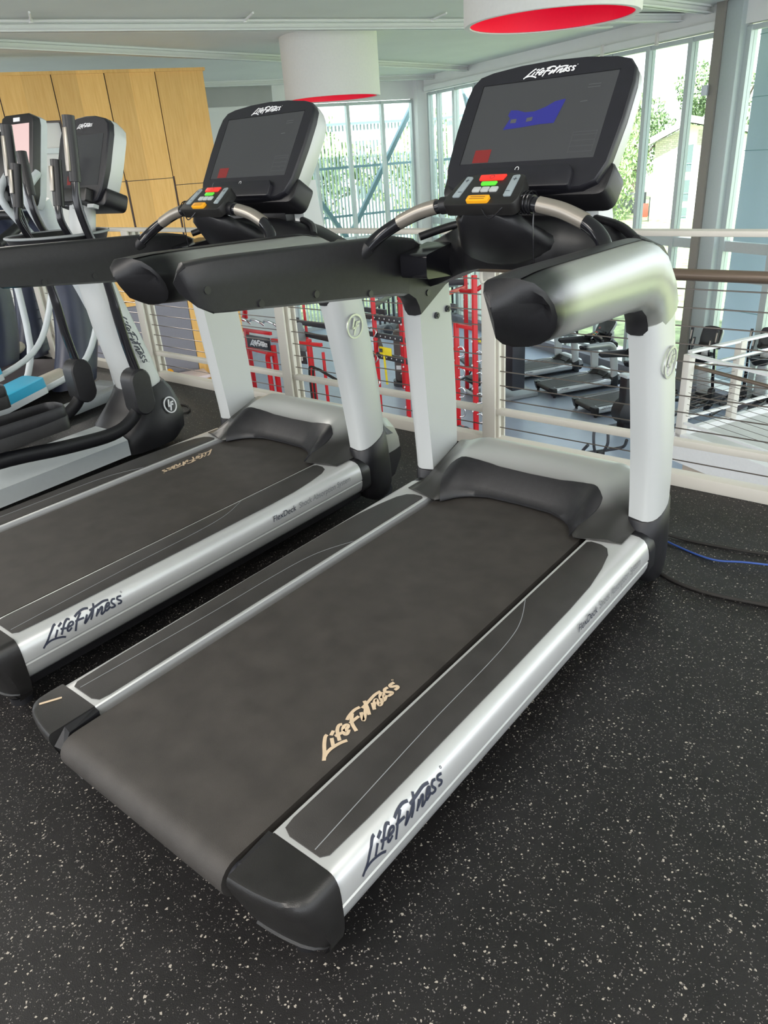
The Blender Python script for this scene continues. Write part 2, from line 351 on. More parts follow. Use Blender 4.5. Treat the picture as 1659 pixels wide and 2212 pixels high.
def text(name, s, m, parent, o, u, v, width, shear=0.2, lift=0.0008, cond=None):
    cu = bpy.data.curves.new('t', 'FONT'); cu.body = s; cu.shear = shear
    t = bpy.data.objects.new('t', cu); col.objects.link(t)
    bpy.context.view_layer.update()
    me = bpy.data.meshes.new_from_object(t.evaluated_get(bpy.context.evaluated_depsgraph_get()))
    bpy.data.objects.remove(t)
    xs = [q.co.x for q in me.vertices]; x0, x1 = min(xs), max(xs); k = width / (x1 - x0); ky = k if cond is None else cond
    o, u, v = V(o), V(u).normalized(), V(v).normalized(); n = u.cross(v)
    for q in me.vertices: q.co = o + u * (q.co.x - x0) * k + v * q.co.y * ky + n * lift
    me.name = name; me.materials.clear(); me.materials.append(M[m])
    ob = bpy.data.objects.new(name, me); col.objects.link(ob); ob.parent = parent
    return ob

def copy_tree(o, parent=None):
    c = o.copy(); col.objects.link(c); c.parent = parent
    for ch in list(o.children): copy_tree(ch, c)
    return c

# ------------------------------------------------------------------ treadmill
def lerp(a, b, t): return a + (b - a) * t
def interp(x, tab):
    for (x0, y0), (x1, y1) in zip(tab, tab[1:]):
        if x <= x1: return lerp(y0, y1, max(0, (x - x0) / (x1 - x0)))
    return tab[-1][1]

CO, CU, CV = V((0, 1.57, 1.25)), V((1, 0, 0)), V((0, 0.562, 0.827)); CN = CU.cross(CV)
def console_outline(k=1.0, kx=None):
    half = [(0.10, -.042), (.195, -.036), (.23, -.018), (.248, .03), (.255, .15), (.254, .25), (.247, .292), (.228, .316), (.19, .327), (.10, .338), (0, .342)]
    pts = [(0, -.043)] + half
    full = pts + [(-x, y) for x, y in reversed(half[:-1])]
    return [(x * (kx or k), .15 + (y - .15) * k) for x, y in full]

def hood_front(x):
    a = abs(x)
    return interp(a, [(0, 1.605), (.12, 1.60), (.18, 1.575), (.215, 1.545), (.235, 1.51), (.25, 1.48), (.262, 1.475), (.30, 1.485), (.40, 1.51)])
def hood_z(x, y):
    a = abs(x); yf = hood_front(x); yc = 1.765
    s = max(0, min(1, (y - yf) / (yc - yf)))
    zc = .238 + .125 * (1 - (1 - s) ** 1.8)
    zo = interp(y, [(1.51, .246), (1.62, .285), (1.79, .335)])
    t = max(0, min(1, (a - .25) / .10)); t = t * t * (3 - 2 * t)
    return lerp(zc, zo, t) - (0.06 * max(0, a - .365) / .035 if a > .365 else 0)

def make_treadmill(label, belt_logo='near', blue=True, detail=True, loc=(0, 0, 0)):
    T = thing('treadmill', label, 'treadmill', loc)
    # deck rails
    for s in (1, -1):
        prof = [(.296, .19), (.296, .233), (.299, .236), (.405, .236), (.425, .234), (.440, .227), (.450, .214), (.456, .198), (.459, .178), (.4595, .166), (.4555, .163), (.4555, .160), (.459, .157), (.457, .138), (.450, .118), (.438, .106), (.42, .10), (.32, .10), (.296, .12)]
        rings = [[V((s * x, y, z)) for x, z in prof] for y in (.176, .6, 1.1, 1.585)]
        rail = obj('side_rail', loft(B(), rings), 'alu', T, 30)
        if s > 0 and detail:
            def cv(a, b, o=V((.4592, .232, .1785))):
                z = o.z + b * .256
                x = interp(z, [(.157, .4595), (.178, .459), (.198, .456), (.214, .450), (.227, .440)])
                return V((x + .0009, o.y + a * .256, z))
            logo('printed_logo', 'ink', rail, (.459, .232, .17), (0, 1, 0), (0, 0, 1), .256, .022, curve=cv, label='dark brush lettering on the side rail')
            a = text('printed_text', 'FlexDeck', 'ink', rail, (.4585, 1.10, .187), (0, 1, 0), (-.11, 0, 1), .115, .22, .0014, .030)
            a = text('printed_text', 'Shock Absorption System', 'greyink', rail, (.4585, 1.23, .187), (0, 1, 0), (-.11, 0, 1), .285, .22, .0014, .030)
        # non-slip pad
        po = [(.310, .195), (.330, .186), (.405, .186), (.416, .20), (.420, .30), (.424, .8), (.424, 1.12), (.420, 1.25), (.408, 1.35), (.392, 1.43), (.374, 1.465), (.350, 1.478), (.318, 1.480), (.307, 1.470), (.306, 1.30), (.306, .7), (.306, .22)]
        pm = B(); prism(pm, [(s * x, y) for x, y in po], (0, 0, .236), (1, 0, 0), (0, 1, 0), (0, 0, 1), .0022, bev=.0008)
        pad = obj('foot_pad', pm, 'pad', rail, 40)
        rb = B(); tube(rb, [(s * .388, .192, .2380), (s * .372, .55, .2380), (s * .368, .80, .2380), (s * .360, .93, .2380), (s * .342, 1.01, .2380), (s * .306, 1.095, .2380)], .0011, 5, 8)
        obj('pad_seam', rb, 'greyink', rail, 60)
        # rear end cap
        ec = B()
        def er(z, dy, dx):
            o_ = [(.300, .060 + dy), (.32, .0615 + dy), (.34, .064 + dy), (.36, .067 + dy), (.38, .071 + dy), (.40, .076 + dy), (.415 - dx * .3, .0805 + dy), (.430 - dx * .6, .086 + dy), (.440 - dx, .091 + dy), (.448 - dx, .097 + dy), (.454 - dx, .106 + dy), (.4585 - dx, .118 + dy * .6), (.4595 - dx, .14), (.4595 - dx, .1755), (.300, .1755)]
            return [V((s * x, y, z)) for x, y in o_]
        loft(ec, [er(.045, .056, .03), er(.066, .046, .016), er(.070, .040, .012), er(.074, .044, .010), er(.10, .034, .003), er(.13, .024, 0), er(.16, .015, 0), er(.19, .006, 0), er(.210, .001, 0.002), er(.222, 0, .006), er(.230, .0015, .011), er(.2345, .005, .018), er(.236, .011, .026)])
        cp = obj('end_cap', ec, 'cap', T, 28)
        tl = B(); loft(tl, [[V((s * .284, y, z)) for y, z in ((.11, .07), (.075, .19), (.10, .222), (.176, .23), (.176, .07))], [V((s * .300, y, z)) for y, z in ((.12, .06), (.066, .20), (.10, .232), (.176, .232), (.176, .06))]])
        obj('cap_cheek', tl, 'black', cp, 30)
        ft = B(); cyl(ft, (s * .36, .17, 0), (s * .36, .17, .022), .032); cyl(ft, (s * .36, .17, .02), (s * .36, .17, .06), .010); obj('levelling_foot', ft, 'black', T)
    if belt_logo == 'near':
        q = B(); box(q, (-.405, .125, .2368), (.006, .050, .0016), .0006, Euler((0, 0, R(-28)))); obj('metal_sliver', q, 'tan', cp, label='small bright metal sliver')
    # belly pan and belt
    bp_ = bx(-.42, .42, .18, 1.62, .065, .13, .01); obj('belly_pan', bp_, 'black', T)
    bb = B(); r_ = .042; yc, zc = .104, .182
    sec = [(1.64, .2245)] + [(yc + .02, .2245)] + [(yc - r_ * math.sin(a), zc + r_ * math.cos(a)) for a in [k * math.pi / 10 for k in range(11)]] + [(1.64, .14)]
    secl = [(y, z) for y, z in sec]
    loft(bb, [[V((x, y, z)) for y, z in secl] for x in (-.274, -.1, .1, .274)])
    belt = obj('running_belt', bb, 'belt', T, 35)
    bs = B()
    for s in (1, -1): bx(s * .2845 - .0115, s * .2845 + .0115, .17, 1.6, .12, .20, 0, bs)
    obj('deck_board', bs, 'black', T)
    rl = B(); cyl(rl, (-.30, .104, .182), (.30, .104, .182), .03); obj('rear_roller', rl, 'blackf', T)
    if belt_logo == 'near': logo('printed_logo', 'tan', belt, (.248, .365, .2247), (0, 1, 0), (-1, 0, 0), .274, .030, label='tan brush lettering on the belt')
    elif belt_logo == 'far': logo('printed_logo', 'tan', belt, (-.245, 1.40, .2247), (0, -1, 0), (1, 0, 0), .274, .024, label='tan brush lettering on the belt')
    # hood
    hb = B(); nx, ny = 40, 12; g = []
    for i in range(nx + 1):
        x = -.40 + .80 * i / nx; yf = hood_front(x); row = [bv for bv in [hb.verts.new((x, yf, .2375))]]
        for j in range(ny + 1):
            y = yf + (1.80 - yf) * j / ny; row.append(hb.verts.new((x, y, max(.24, hood_z(x, y)))))
        row.append(hb.verts.new((x, 1.84, max(.2, hood_z(x, 1.80) - .012)))); row.append(hb.verts.new((x, 1.87, .26)))
        g.append(row)
    for i in range(nx):
        for j in range(len(g[0]) - 1): hb.faces.new((g[i][j], g[i + 1][j], g[i + 1][j + 1], g[i][j + 1]))
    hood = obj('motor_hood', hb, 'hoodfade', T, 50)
    vb = B(); g = []
    for i in range(nx + 1):
        t = i / nx * 2 - 1; row = []
        for j in range(10):
            q = j / 9
            xw = .243 + .045 * math.sin(q * math.pi * .62)
            x = t * xw; yf = hood_front(t * .246)
            top = 1.672 - .05 * abs(t) ** 6
            y = lerp(yf - .004, top, q); row.append(vb.verts.new((x, y, hood_z(x, y) + .0045)))
        g.append(row)
    for i in range(nx):
        for j in range(9): vb.faces.new((g[i][j], g[i + 1][j], g[i + 1][j + 1], g[i][j + 1]))
    geo = bmesh.ops.extrude_face_region(vb, geom=vb.faces[:])
    bmesh.ops.translate(vb, vec=(0, 0, -.010), verts=[q for q in geo['geom'] if isinstance(q, bmesh.types.BMVert)])
    obj('hood_visor', vb, 'visor', hood, 50)
    mc = B(); loft(mc, [[V((x * k, y, z)) for x, z in ((-.37, .16), (-.37, .30 - d), (-.33, .335 - d), (.33, .335 - d), (.37, .30 - d), (.37, .16))] for y, k, d in ((1.78, 1, 0), (1.86, 1, .01), (1.92, .99, .035), (1.955, .97, .09), (1.965, .96, .13))])
    mcov = obj('motor_cover', mc, 'silver', T, 40)
    ml = B(); loft(ml, [[V((x * k, y, z)) for x, z in ((-.37, z0), (-.37, .162), (.37, .162), (.37, z0))] for y, k, z0 in ((1.60, .95, .04), (1.80, 1, .035), (1.90, 1, .05), (1.962, .98, .12))])
    obj('motor_pan', ml, 'black', mcov, 40)
    # uprights, boots, arms
    def dsec(yr, yf, zr, zf, xi=.365, xo=.457):
        mid = (yr + yf) / 2; h = (yf - yr) / 2; out = []
        for y in (yr + .004, mid, yf - .004): out.append((xi, y))
        for k in range(13):
            a = math.pi / 2 - math.pi * k / 12; cx = xi + .02
            c = max(0, math.cos(a)) ** .7; x = cx + (xo - cx) * c; y = mid + h * math.copysign(abs(math.sin(a)) ** .85, math.sin(a)) - .018 * c
            out.append((x, y))
        return [(x, y, lerp(zr, zf, (y - yr) / (yf - yr))) for x, y in out]
    for s in (1, -1):
        up = []
        for yr, yf, zr, zf, xi in ((1.625, 1.79, .25, .31, .370), (1.618, 1.79, .34, .38, .369), (1.600, 1.785, .5, .52, .366), (1.582, 1.77, .65, .66, .360), (1.562, 1.748, .80, .81, .352), (1.552, 1.728, .875, .93, .346)):
            up.append([V((s * x, y, z)) for x, y, z in dsec(yr, yf, zr, zf, xi, xi + .089)])
        u_ = obj('upright', loft(B(), up), 'uprt', T, 40)
        if s > 0 and detail: badge('emblem', 'silver', u_, (.4440, 1.632, .765), (0, 1, 0), (.03, 0, 1), .042, .042)
        if s < 0 and detail:
            for y, z in ((1.650, .832), (1.715, .842)):
                sb = B(); cyl(sb, (-.355, y, z), (-.342, y, z), .011, 14); cyl(sb, (-.342, y, z), (-.339, y, z), .006, 6); obj('bolt', sb, 'blackf', u_)
        bt = []
        for yr, yf, zr, zf, xi, xo in ((1.70, 1.76, .022, .022, .385, .44), (1.655, 1.80, .045, .04, .37, .458), (1.62, 1.825, .09, .08, .362, .463), (1.605, 1.825, .15, .14, .36, .465), (1.61, 1.815, .20, .24, .36, .464), (1.618, 1.80, .268, .325, .362, .462), (1.622, 1.796, .272, .33, .366, .459)):
            bt.append([V((s * x, y, z)) for x, y, z in dsec(yr, yf, zr, zf, xi, xo)])
        boot = obj('upright_boot', loft(B(), bt), 'black', T, 40)
        kn = B(); prism(kn, round_poly([(.33, .105), (.33, .238), (.43, .238), (.461, .20), (.461, .12), (.44, .10)], .02), (0, 1.586, 0), (s, 0, 0), (0, 0, 1), (0, 1, 0), .052, bev=.006)
        obj('rail_collar', kn, 'black', boot, 40)
        wh = B(); cyl(wh, (s * .40, 1.77, .034), (s * .43, 1.77, .034), .034, 20); obj('transport_wheel', wh, 'blackf', boot)
        # arm
        st = [((.702, 1.088), (.716, 1.060)), ((.706, 1.113), (.750, 1.020)), ((.724, 1.127), (.792, .998)), ((.80, 1.129), (.848, .992)), ((.85, 1.128), (.895, .988)), ((1.1, 1.119), (1.11, .965)), ((1.33, 1.110), (1.34, .943)), ((1.46, 1.104), (1.435, .932)), ((1.545, 1.088), (1.495, .922)), ((1.62, 1.055), (1.530, .900)), ((1.682, 1.00), (1.544, .875)), ((1.722, .935), (1.550, .850))]
        pr = [(.365, .05), (.365, .5), (.365, .95), (.370, .985), (.385, 1.0), (.405, 1.0), (.420, .985), (.438, .93), (.452, .80), (.460, .62), (.461, .45), (.455, .28), (.442, .13), (.425, .04), (.405, 0), (.38, 0)]
        def sec_at(i, k0, k1, grow=0.0, nose=True):
            (ty, tz), (by, bz) = st[i]; out = []
            kk = interp(i, [(0, .55), (1, .85), (2, 1), (20, 1)]) if nose else 1
            for x, t in pr[k0:k1]:
                xr = x; x = .412 + (x - .412) * kk - .020 + .075 * max(0, 1.5 - (ty + by) / 2) / .80
                ny_ = .085 * (xr - .365) / .096 * max(0, 1 - i / 4.5)
                out.append(V((s * x, lerp(by, ty, t) + ny_, lerp(bz, tz, t))))
            return out
        ab = B(); N_ = len(st)
        loft(ab, [sec_at(i, 0, len(pr)) for i in range(N_)])
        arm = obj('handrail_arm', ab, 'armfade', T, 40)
        # black inner panel and top strip shell, 2 mm proud, running the arm's length
        def off(pts, d):
            c = sum(pts, V()) / len(pts); return [p + V((-s * d, 0, 0)) if i < 3 else p + V((-s * d * .4, 0, d)) for i, p in enumerate(pts)]
        pb = B(); rs = [off(sec_at(i, 0, 7), .0022) for i in range(N_ - 3)]
        loft(pb, rs, closed=False)
        p2 = [sec_at(i, 13, 16) + sec_at(i, 0, 3) for i in range(N_ - 4, N_)]; loft(pb, [[q + (V((0, -.0022, 0)) if k < 3 else V((-s * .0022, 0, 0))) for k, q in enumerate(r)] for r in p2], closed=False)
        obj('arm_inner_panel', pb, 'visor', arm, 45)
        tb = B(); cen = lambda i: V((s * (.392 + .075 * max(0, 1.5 - (st[i][0][0] + st[i][1][0]) / 2) / .80), (st[i][0][0] + st[i][1][0]) / 2, (st[i][0][1] + st[i][1][1]) / 2))
        loft(tb, [[cen(i) + (q - cen(i)) * 1.022 + V((0, -.002, 0)) for q in sec_at(i, 0, len(pr))] for i in range(0, 3)], cap1=False)
        obj('arm_end_cap', tb, 'black', arm, 40)
        if s < 0 and detail:
            for y, z in ((.775, 1.060), (.930, 1.000), (1.120, .992), (1.330, .958), (1.60, .915)):
                xx = -(.345 + .075 * max(0, 1.5 - y) / .80); db = B(); cyl(db, (xx, y, z), (xx + .0055, y, z), .010, 16); obj('plug', db, 'dot', arm)
        # handlebar
        hbp = [(s * .372, 1.325, 1.075), (s * .345, 1.365, 1.112), (s * .295, 1.392, 1.145), (s * .22, 1.402, 1.174), (s * .15, 1.402, 1.190), (s * .09, 1.405, 1.196)]
        hr = obj('handlebar', tube(B(), hbp, .0185, 14, 6), 'gloss', T, 50)
        cl = B(); tube(cl, [(s * .392, 1.31, 1.058), (s * .366, 1.340, 1.09)], .026, 16, 1); obj('handlebar_collar', cl, 'black', hr, 40)
        sn = B(); tube(sn, [(s * .285, 1.3955, 1.151), (s * .22, 1.4015, 1.1760), (s * .155, 1.4015, 1.191)], .0200, 14, 6); obj('pulse_sensor', sn, 'sensor', hr, 50)
        gb = B(); tube(gb, [(s * .14, 1.402, 1.192), (s * .085, 1.405, 1.197)], .0225, 14, 1); obj('grip_boot', gb, 'black', hr, 40)
        # cup holder
        cb = B(); prism(cb, round_poly([(1.45, .985), (1.45, 1.055), (1.60, 1.075), (1.60, .975)], .012), (s * .235, 0, 0), (0, 1, 0), (0, 0, 1), (s, 0, 0), .10, bev=.004)
        obj('cup_holder', cb, 'gloss', T, 40)
    # dashboard
    rs = []
    for i in range(25):
        x = -.366 + .732 * i / 24; a = abs(x)
        zt = interp(a, [(0, 1.150), (.12, 1.145), (.25, 1.112), (.366, 1.065)]); zb = interp(a, [(0, 1.015), (.10, 1.012), (.2, .985), (.30, .945), (.366, .925)])
        yr = interp(a, [(0, 1.475), (.12, 1.49), (.2, 1.56), (.366, 1.60)])
        rs.append([V((x, y, z)) for y, z in ((yr + .02, zb), (yr, zb + .03), (yr + .005, lerp(zb, zt, .6)), (yr + .035, zt - .01), (yr + .07, zt), (1.72, zt - .01), (1.765, zt - .04), (1.77, zb + .02), (1.74, zb))])
    dash = obj('dashboard', loft(B(), rs), 'black', T, 45)
    pd = B()
    loft(pd, [[V((x * k, y, z)) for x, z, y in [(w_ * math.cos(a), zz + dz * math.sin(a), yy - .05 * max(0, -math.sin(a))) for a in [2 * math.pi * q / 20 for q in range(20)]]] for k, w_, zz, yy, dz in ((1, .07, 1.175, 1.40, .004), (1, .095, 1.165, 1.41, .02), (1, .115, 1.13, 1.45, .035), (1, .14, 1.09, 1.50, .05), (1, .15, 1.08, 1.56, .06))])
    obj('keypad_pod', pd, 'black', dash, 60)
    # keypad
    KO = V((0.005, 1.352, 1.188)); KV = V((0, .092, .062)).normalized(); KU = V((1, 0, 0)); KN = KU.cross(KV)
    kp = B(); prism(kp, round_poly([(-.105, 0), (.105, 0), (.112, .03), (.094, .112), (.05, .122), (-.05, .122), (-.094, .112), (-.112, .03)], .014), KO, KU, KV, KN, .012, -.022, bev=.004)
    key = obj('keypad', kp, 'cap', T, 35)
    def button(nm, m, poly, h=.0155, r=.004):
        q = B(); prism(q, round_poly(poly, r), KO, KU, KV, KN, h, .010, bev=.001); return obj(nm, q, m, key, 40)
    button('stop_button', 'red_btn', [(-.036, .091), (.036, .091), (.040, .112), (-.040, .112)])
    button('start_button', 'green_btn', [(-.022, .072), (.022, .072), (.024, .086), (-.024, .086)])
    for k in (-1, 0, 1): button('speed_key', 'key', [(k * .026 - .0115, .047), (k * .026 + .0115, .047), (k * .026 + .0115, .065), (k * .026 - .0115, .065)])
    for s in (1, -1): button('rocker_key', 'rocker', [(s * .088, .028), (s * .066, .028), (s * .060, .105), (s * .080, .108)])
    button('safety_clip', 'orange', [(-.032, .004), (.032, .004), (.033, .026), (-.033, .026)], .021, .006)
    if detail:
        pl = B()
        for sx_ in (-.071, .073):
            for (a0, b0, a1, b1) in ((-.006, .09, .006, .09), (0, .084, 0, .096), (-.006, .045, .006, .045)):
                ribbon(pl, [(sx_ + a0, b0), (sx_ + a1, b1)], .0016, lambda a, b: KO + KU * a + KV * b + KN * .0162)
        ribbon(pl, [(.0065 * math.cos(t), .1015 + .0065 * math.sin(t)) for t in [k * math.pi / 6 for k in range(13)]], .001, lambda a, b: KO + KU * a + KV * b + KN * .0162)
        for b_ in (.011, .018): ribbon(pl, [(-.022, b_), (.022, b_)], .0016, lambda a, b: KO + KU * a + KV * b + KN * .0217)
        obj('key_marks', pl, 'ink', key, 0)
        sd_ = -1 if belt_logo == 'far' else 1
        cd = B(); tube(cd, [(.015, 1.355, 1.19), (.05, 1.34, 1.165), (.09, 1.36, 1.20), (.125, 1.395, 1.215), (.142, 1.40, 1.20), (.145, 1.392, 1.15), (.147, 1.395, 1.07), (.148, 1.40, 1.045)], .0018, 6, 8)
        for k in range(4): tube(cd, [(.105 + k * .010 + .003 * math.cos(a), 1.404 + .027 * math.cos(a), 1.196 + .027 * math.sin(a)) for a in [q * math.pi / 6 for q in range(12)]], .0018, 5, 1, closed=True)
        cyl(cd, (.148, 1.40, 1.05), (.148, 1.40, 1.02), .010, 12, .016); cyl(cd, (.148, 1.40, 1.02), (.148, 1.40, 1.005), .016, 12, .013)
        if sd_ < 0: bmesh.ops.scale(cd, vec=(-1, 1, 1), verts=cd.verts[:])
        obj('safety_cord', cd, 'gloss', key, 50)
    # neck
    nb = B(); loft(nb, [[V((x, y, z)) for x, y in ((-w_, y0), (w_, y0), (w_, y1), (-w_, y1))] for w_, y0, y1, z in ((.17, 1.62, 1.76, 1.10), (.15, 1.625, 1.74, 1.18), (.15, 1.64, 1.74, 1.25))])
    neck = obj('console_neck', nb, 'black', T, 30)
    for s in (1, -1):
        q = B(); loft(q, [[V((s * x, y, z)) for x, y in ((.15 + d, y0), (.178 + d, y0 + .02), (.178 + d, y1), (.15 + d, y1))] for d, y0, y1, z in ((.02, 1.66, 1.78, 1.09), (.005, 1.67, 1.78, 1.18), (0, 1.69, 1.78, 1.26))]); obj('neck_trim', q, 'uprt', neck, 30)
        q = B(); tube(q, [(s * .17, 1.69, 1.13), (s * .27, 1.64, 1.115), (s * .345, 1.57, 1.09)], .012, 10, 6); obj('dash_brace', q, 'black', dash, 50)
    # console
    ol = console_outline()
    rg = lambda k, h: [CO + CU * x + CV * y + CN * h for x, y in console_outline(k)]
    cb = B(); loft(cb, [rg(1.0, -.030), rg(1.003, -.012), rg(.998, -.004), rg(.985, 0.0), rg(.97, 0.0)])
    cons = obj('console', cb, 'bezel', T, 40)
    sb = B(); loft(sb, [rg(1.004, -.030), rg(1.006, -.045), rg(.985, -.075), rg(.93, -.100), rg(.75, -.112)])
    obj('console_back', sb, 'uprt', cons, 45)
    q = B(); prism(q, round_poly([(-.256, -.046), (.256, -.046), (.262, .05), (-.262, .05)], .03), CO, CU, CV, CN, -.022, -.104, bev=.012); obj('console_base', q, 'black', cons, 40)
    q = B(); prism(q, [(-.204, .044), (.206, .044), (.206, .284), (-.204, .284)], CO, CU, CV, CN, .0006, -.004); scr = obj('screen', q, 'screen', cons, 0)
    q = B()
    for a in ([(-.206, .286), (.208, .286)], [(-.206, .042), (-.206, .286)]): ribbon(q, a, .0022, lambda x, y: CO + CU * x + CV * y + CN * .0008)
    obj('screen_edge', q, 'gloss', cons, 0)
    q = B(); prism(q, round_poly([(-.16, -.040), (.165, -.040), (.165, .005), (.150, .022), (-.16, .022)], .008), CO, CU, CV, CN, .016, -.01, bev=.004); obj('console_ledge', q, 'bezel', cons, 40)
    sf = lambda x, y: CO + CU * x + CV * y + CN * .0011
    def patch(nm, m, pts, lift=.0011):
        q = B(); q.faces.new([q.verts.new(CO + CU * x + CV * y + CN * lift) for x, y in pts]); return obj(nm, q, m, cons, 0)
    patch('screen_tile', 'img_red', [(-.165, .046), (-.112, .046), (-.112, .085), (-.165, .085)])
    if blue:
        patch('screen_patch', 'blue_patch', [(-.095, .142), (-.04, .145), (.02, .150), (.06, .150), (.075, .215), (.073, .218), (.045, .214), (.02, .200), (-.01, .190), (-.04, .190), (-.065, .198), (-.088, .200), (-.092, .185), (-.082, .175)])  # flat blue shape with slight emission, laid over the screen
        patch('screen_patch', 'img_grey', [(-.078, .160), (-.06, .160), (-.06, .172), (-.078, .172)], .0014)
        patch('screen_patch', 'img_grey', [(-.028, .160), (-.01, .162), (-.01, .174), (-.028, .172)], .0014)
    if detail:
        q = B()
        for y in (.062, .078, .094, .110, .118): ribbon(q, [(.128, y), (.195, y)], .0012, sf)
        for y in (.244, .252): ribbon(q, [(.13, y), (.165, y)], .002, sf)
        ribbon(q, [(.12, .205), (.14, .206)], .0025, sf); ribbon(q, [(.128, .060), (.128, .12)], .001, sf); ribbon(q, [(.195, .060), (.195, .12)], .001, sf)
        obj('screen_menu', q, 'img_grey', cons, 0)
        q = B(); ribbon(q, [(.0055 * math.cos(t), .012 + .006 * math.sin(t)) for t in [k * math.pi / 6 - .6 for k in range(9)]], .0016, lambda x, y: CO + CU * x + CV * y + CN * .0165); obj('headphone_mark', q, 'whiteink', cons, 0)
    logo('printed_logo', 'whiteink', cons, CO + CU * -.079 + CV * .292, CU, CV, .155, .026, .001, label='pale brush lettering above the screen')
    return T

T1 = make_treadmill('nearest treadmill in the foreground, blue patch on its screen, tan lettering on black belt', 'near', True)
T2 = make_treadmill('second treadmill, between the nearest treadmill and the black and silver elliptical trainer', 'far', False, loc=(-1.168, .022, 0))
for o in (T1, T2): o['group'] = 'treadmills on the upper floor'

# ------------------------------------------------------------------ building grid
K = V((-13.483, 19.743, 0)); EE = V((.902, -.432, 0)).normalized(); BBV = V((-.432, -.902, 0)).normalized()
YAW = math.atan2(EE.y, EE.x)
def G(a, b, z=0.0): return K + EE * a + BBV * b + V((0, 0, z))
LZ = -3.5; CZ_ = 3.22
def gbox(name, m, a0, a1, b0, b1, z0, z1, parent=None, bev=0.0, kind='structure', sharp=30):
    """box aligned to the building grid (a along the right-hand glass wall, b along the far glass wall)"""
    bm = B(); box(bm, (0, 0, 0), (a1 - a0, b1 - b0, z1 - z0), bev)
    c = G((a0 + a1) / 2, (b0 + b1) / 2, (z0 + z1) / 2)
    bmesh.ops.rotate(bm, cent=(0, 0, 0), matrix=Matrix.Rotation(YAW, 3, 'Z'), verts=bm.verts[:]); bmesh.ops.translate(bm, vec=c, verts=bm.verts[:])
    o = obj(name, bm, m, parent, sharp)
    if not parent and kind: o['kind'] = kind
    return o
def gprism(name, m, poly, z0, z1, parent=None, kind='structure'):
    bm = B(); prism(bm, [(p[0], p[1]) for p in poly], (0, 0, 0), (1, 0, 0), (0, 1, 0), (0, 0, 1), z1, z0)
    o = obj(name, bm, m, parent, 30)
    if not parent and kind: o['kind'] = kind
    return o

# upper floor, lower floor, ceiling
f1 = gprism('floor', 'floor', [(-16, -7.5), (6.5, -7.5), (6.5, 2.56), (-16, 2.56)], -.30, 0)
gp = [G(0, 0), G(30, 0), G(30, 26), G(0, 26)]
gprism('floor', 'lower', [(p.x, p.y) for p in gp], LZ - .2, LZ)
gp = [G(-.3, -.3), G(30, -.3), G(30, 26), G(-.3, 26)]
gprism('ceiling', 'ceil', [(p.x, p.y) for p in gp], CZ_, CZ_ + .25)

def beam(name, p0, p1, zb=3.10, h=.12, w_=.16, label=None):
    p0, p1 = V((p0[0], p0[1], 0)), V((p1[0], p1[1], 0)); d = (p1 - p0).normalized(); n = V((-d.y, d.x, 0)); bm = B()
    for hw, z0, z1 in ((w_ / 2, zb, zb + .018), (.012, zb, zb + h), (w_ / 2, zb + h - .03, zb + h)):
        loft(bm, [[q + n * sx_ * hw + V((0, 0, z)) for sx_, z in ((-1, z0), (1, z0), (1, z1), (-1, z1))] for q in (p0, p1)])
    o = obj(name, bm, 'beam', None, 30); o['kind'] = 'structure'; return o
def along(p, d, l0, l1): return (V((p[0], p[1], 0)) + d * l0), (V((p[0], p[1], 0)) + d * l1)
UB = -BBV; UY = V((0.02, 1, 0)).normalized()
beam('trim_1', *along((-8.31, 8.95), UB, -15, 6.4))
beam('trim_2', *along((-11.2, 12.0), UY, -9, 8))
beam('trim_3', *along((-13.41, 17.77), UB, -10, 3.0))
beam('trim_4', *along((-4.3, 12.4), V((.16, .987, 0)), -6, 3.2))
beam('trim_5', *along((-4.9, 14.38), UB, -2.6, 1.6), zb=3.08)
# sprinkler pipe with hangers along the nearest beam
pipe = thing('sprinkler_pipe', 'white sprinkler pipe running along the nearest ceiling beam', 'pipe', (0, 0, 0))
p0, p1 = along((-8.05, 8.85), UB, -15, 6.4); q = B(); cyl(q, p0 + V((0, 0, 3.19)), p1 + V((0, 0, 3.19)), .018, 10); obj('pipe_run', q, 'white', pipe)
for l in (-3.5, -.6, 2.5):
    c = V((-8.05, 8.85, 0)) + UB * l; q = B(); cyl(q, c + V((0, 0, 3.16)), c + V((0, 0, 3.21)), .03, 10); cyl(q, c + V((0, 0, 3.19)), c + V((.45, -.25, 3.20)), .015, 8); obj('pipe_tee', q, 'white', pipe)

def glazing(name, pts_f, mull, z0, z1, rails, out, m='frame', dep=.16, wd=.075, parent_label=None):
    """one glass wall: pts_f maps a run coordinate to a point; each mullion and pane a mesh of its own"""
    root = thing(name, None, None); root['kind'] = 'structure'
    for r0, r1 in mull:
        a, b = pts_f(r0), pts_f(r1); q = B()
        loft(q, [[V((p.x, p.y, 0)) + out * o_ + V((0, 0, z)) for p, o_ in ((a, -dep / 2), (b, -dep / 2), (b, dep / 2), (a, dep / 2))] for z in (z0, z1)]); obj('mullion', q, m, root, 30)
    lo = min(r for r, _ in mull); hi = max(r for _, r in mull)
    for za, zb in rails:
        a, b = pts_f(lo), pts_f(hi); q = B()
        loft(q, [[V((p.x, p.y, 0)) + out * o_ + V((0, 0, z)) for o_, z in ((-.05, za), (.05, za), (.05, zb), (-.05, zb))] for p in (a, b)]); obj('transom', q, m, root, 30)
    for (a0, a1), (b0, b1) in zip(mull, mull[1:]):
        a, b = pts_f(a1), pts_f(b0); q = B()
        loft(q, [[V((p.x, p.y, 0)) + out * o_ + V((0, 0, z)) for o_, z in ((-.006, z0), (.006, z0), (.006, z1), (-.006, z1))] for p in (a, b)]); obj('glass_pane', q, GLASS, root, 0)
    return root
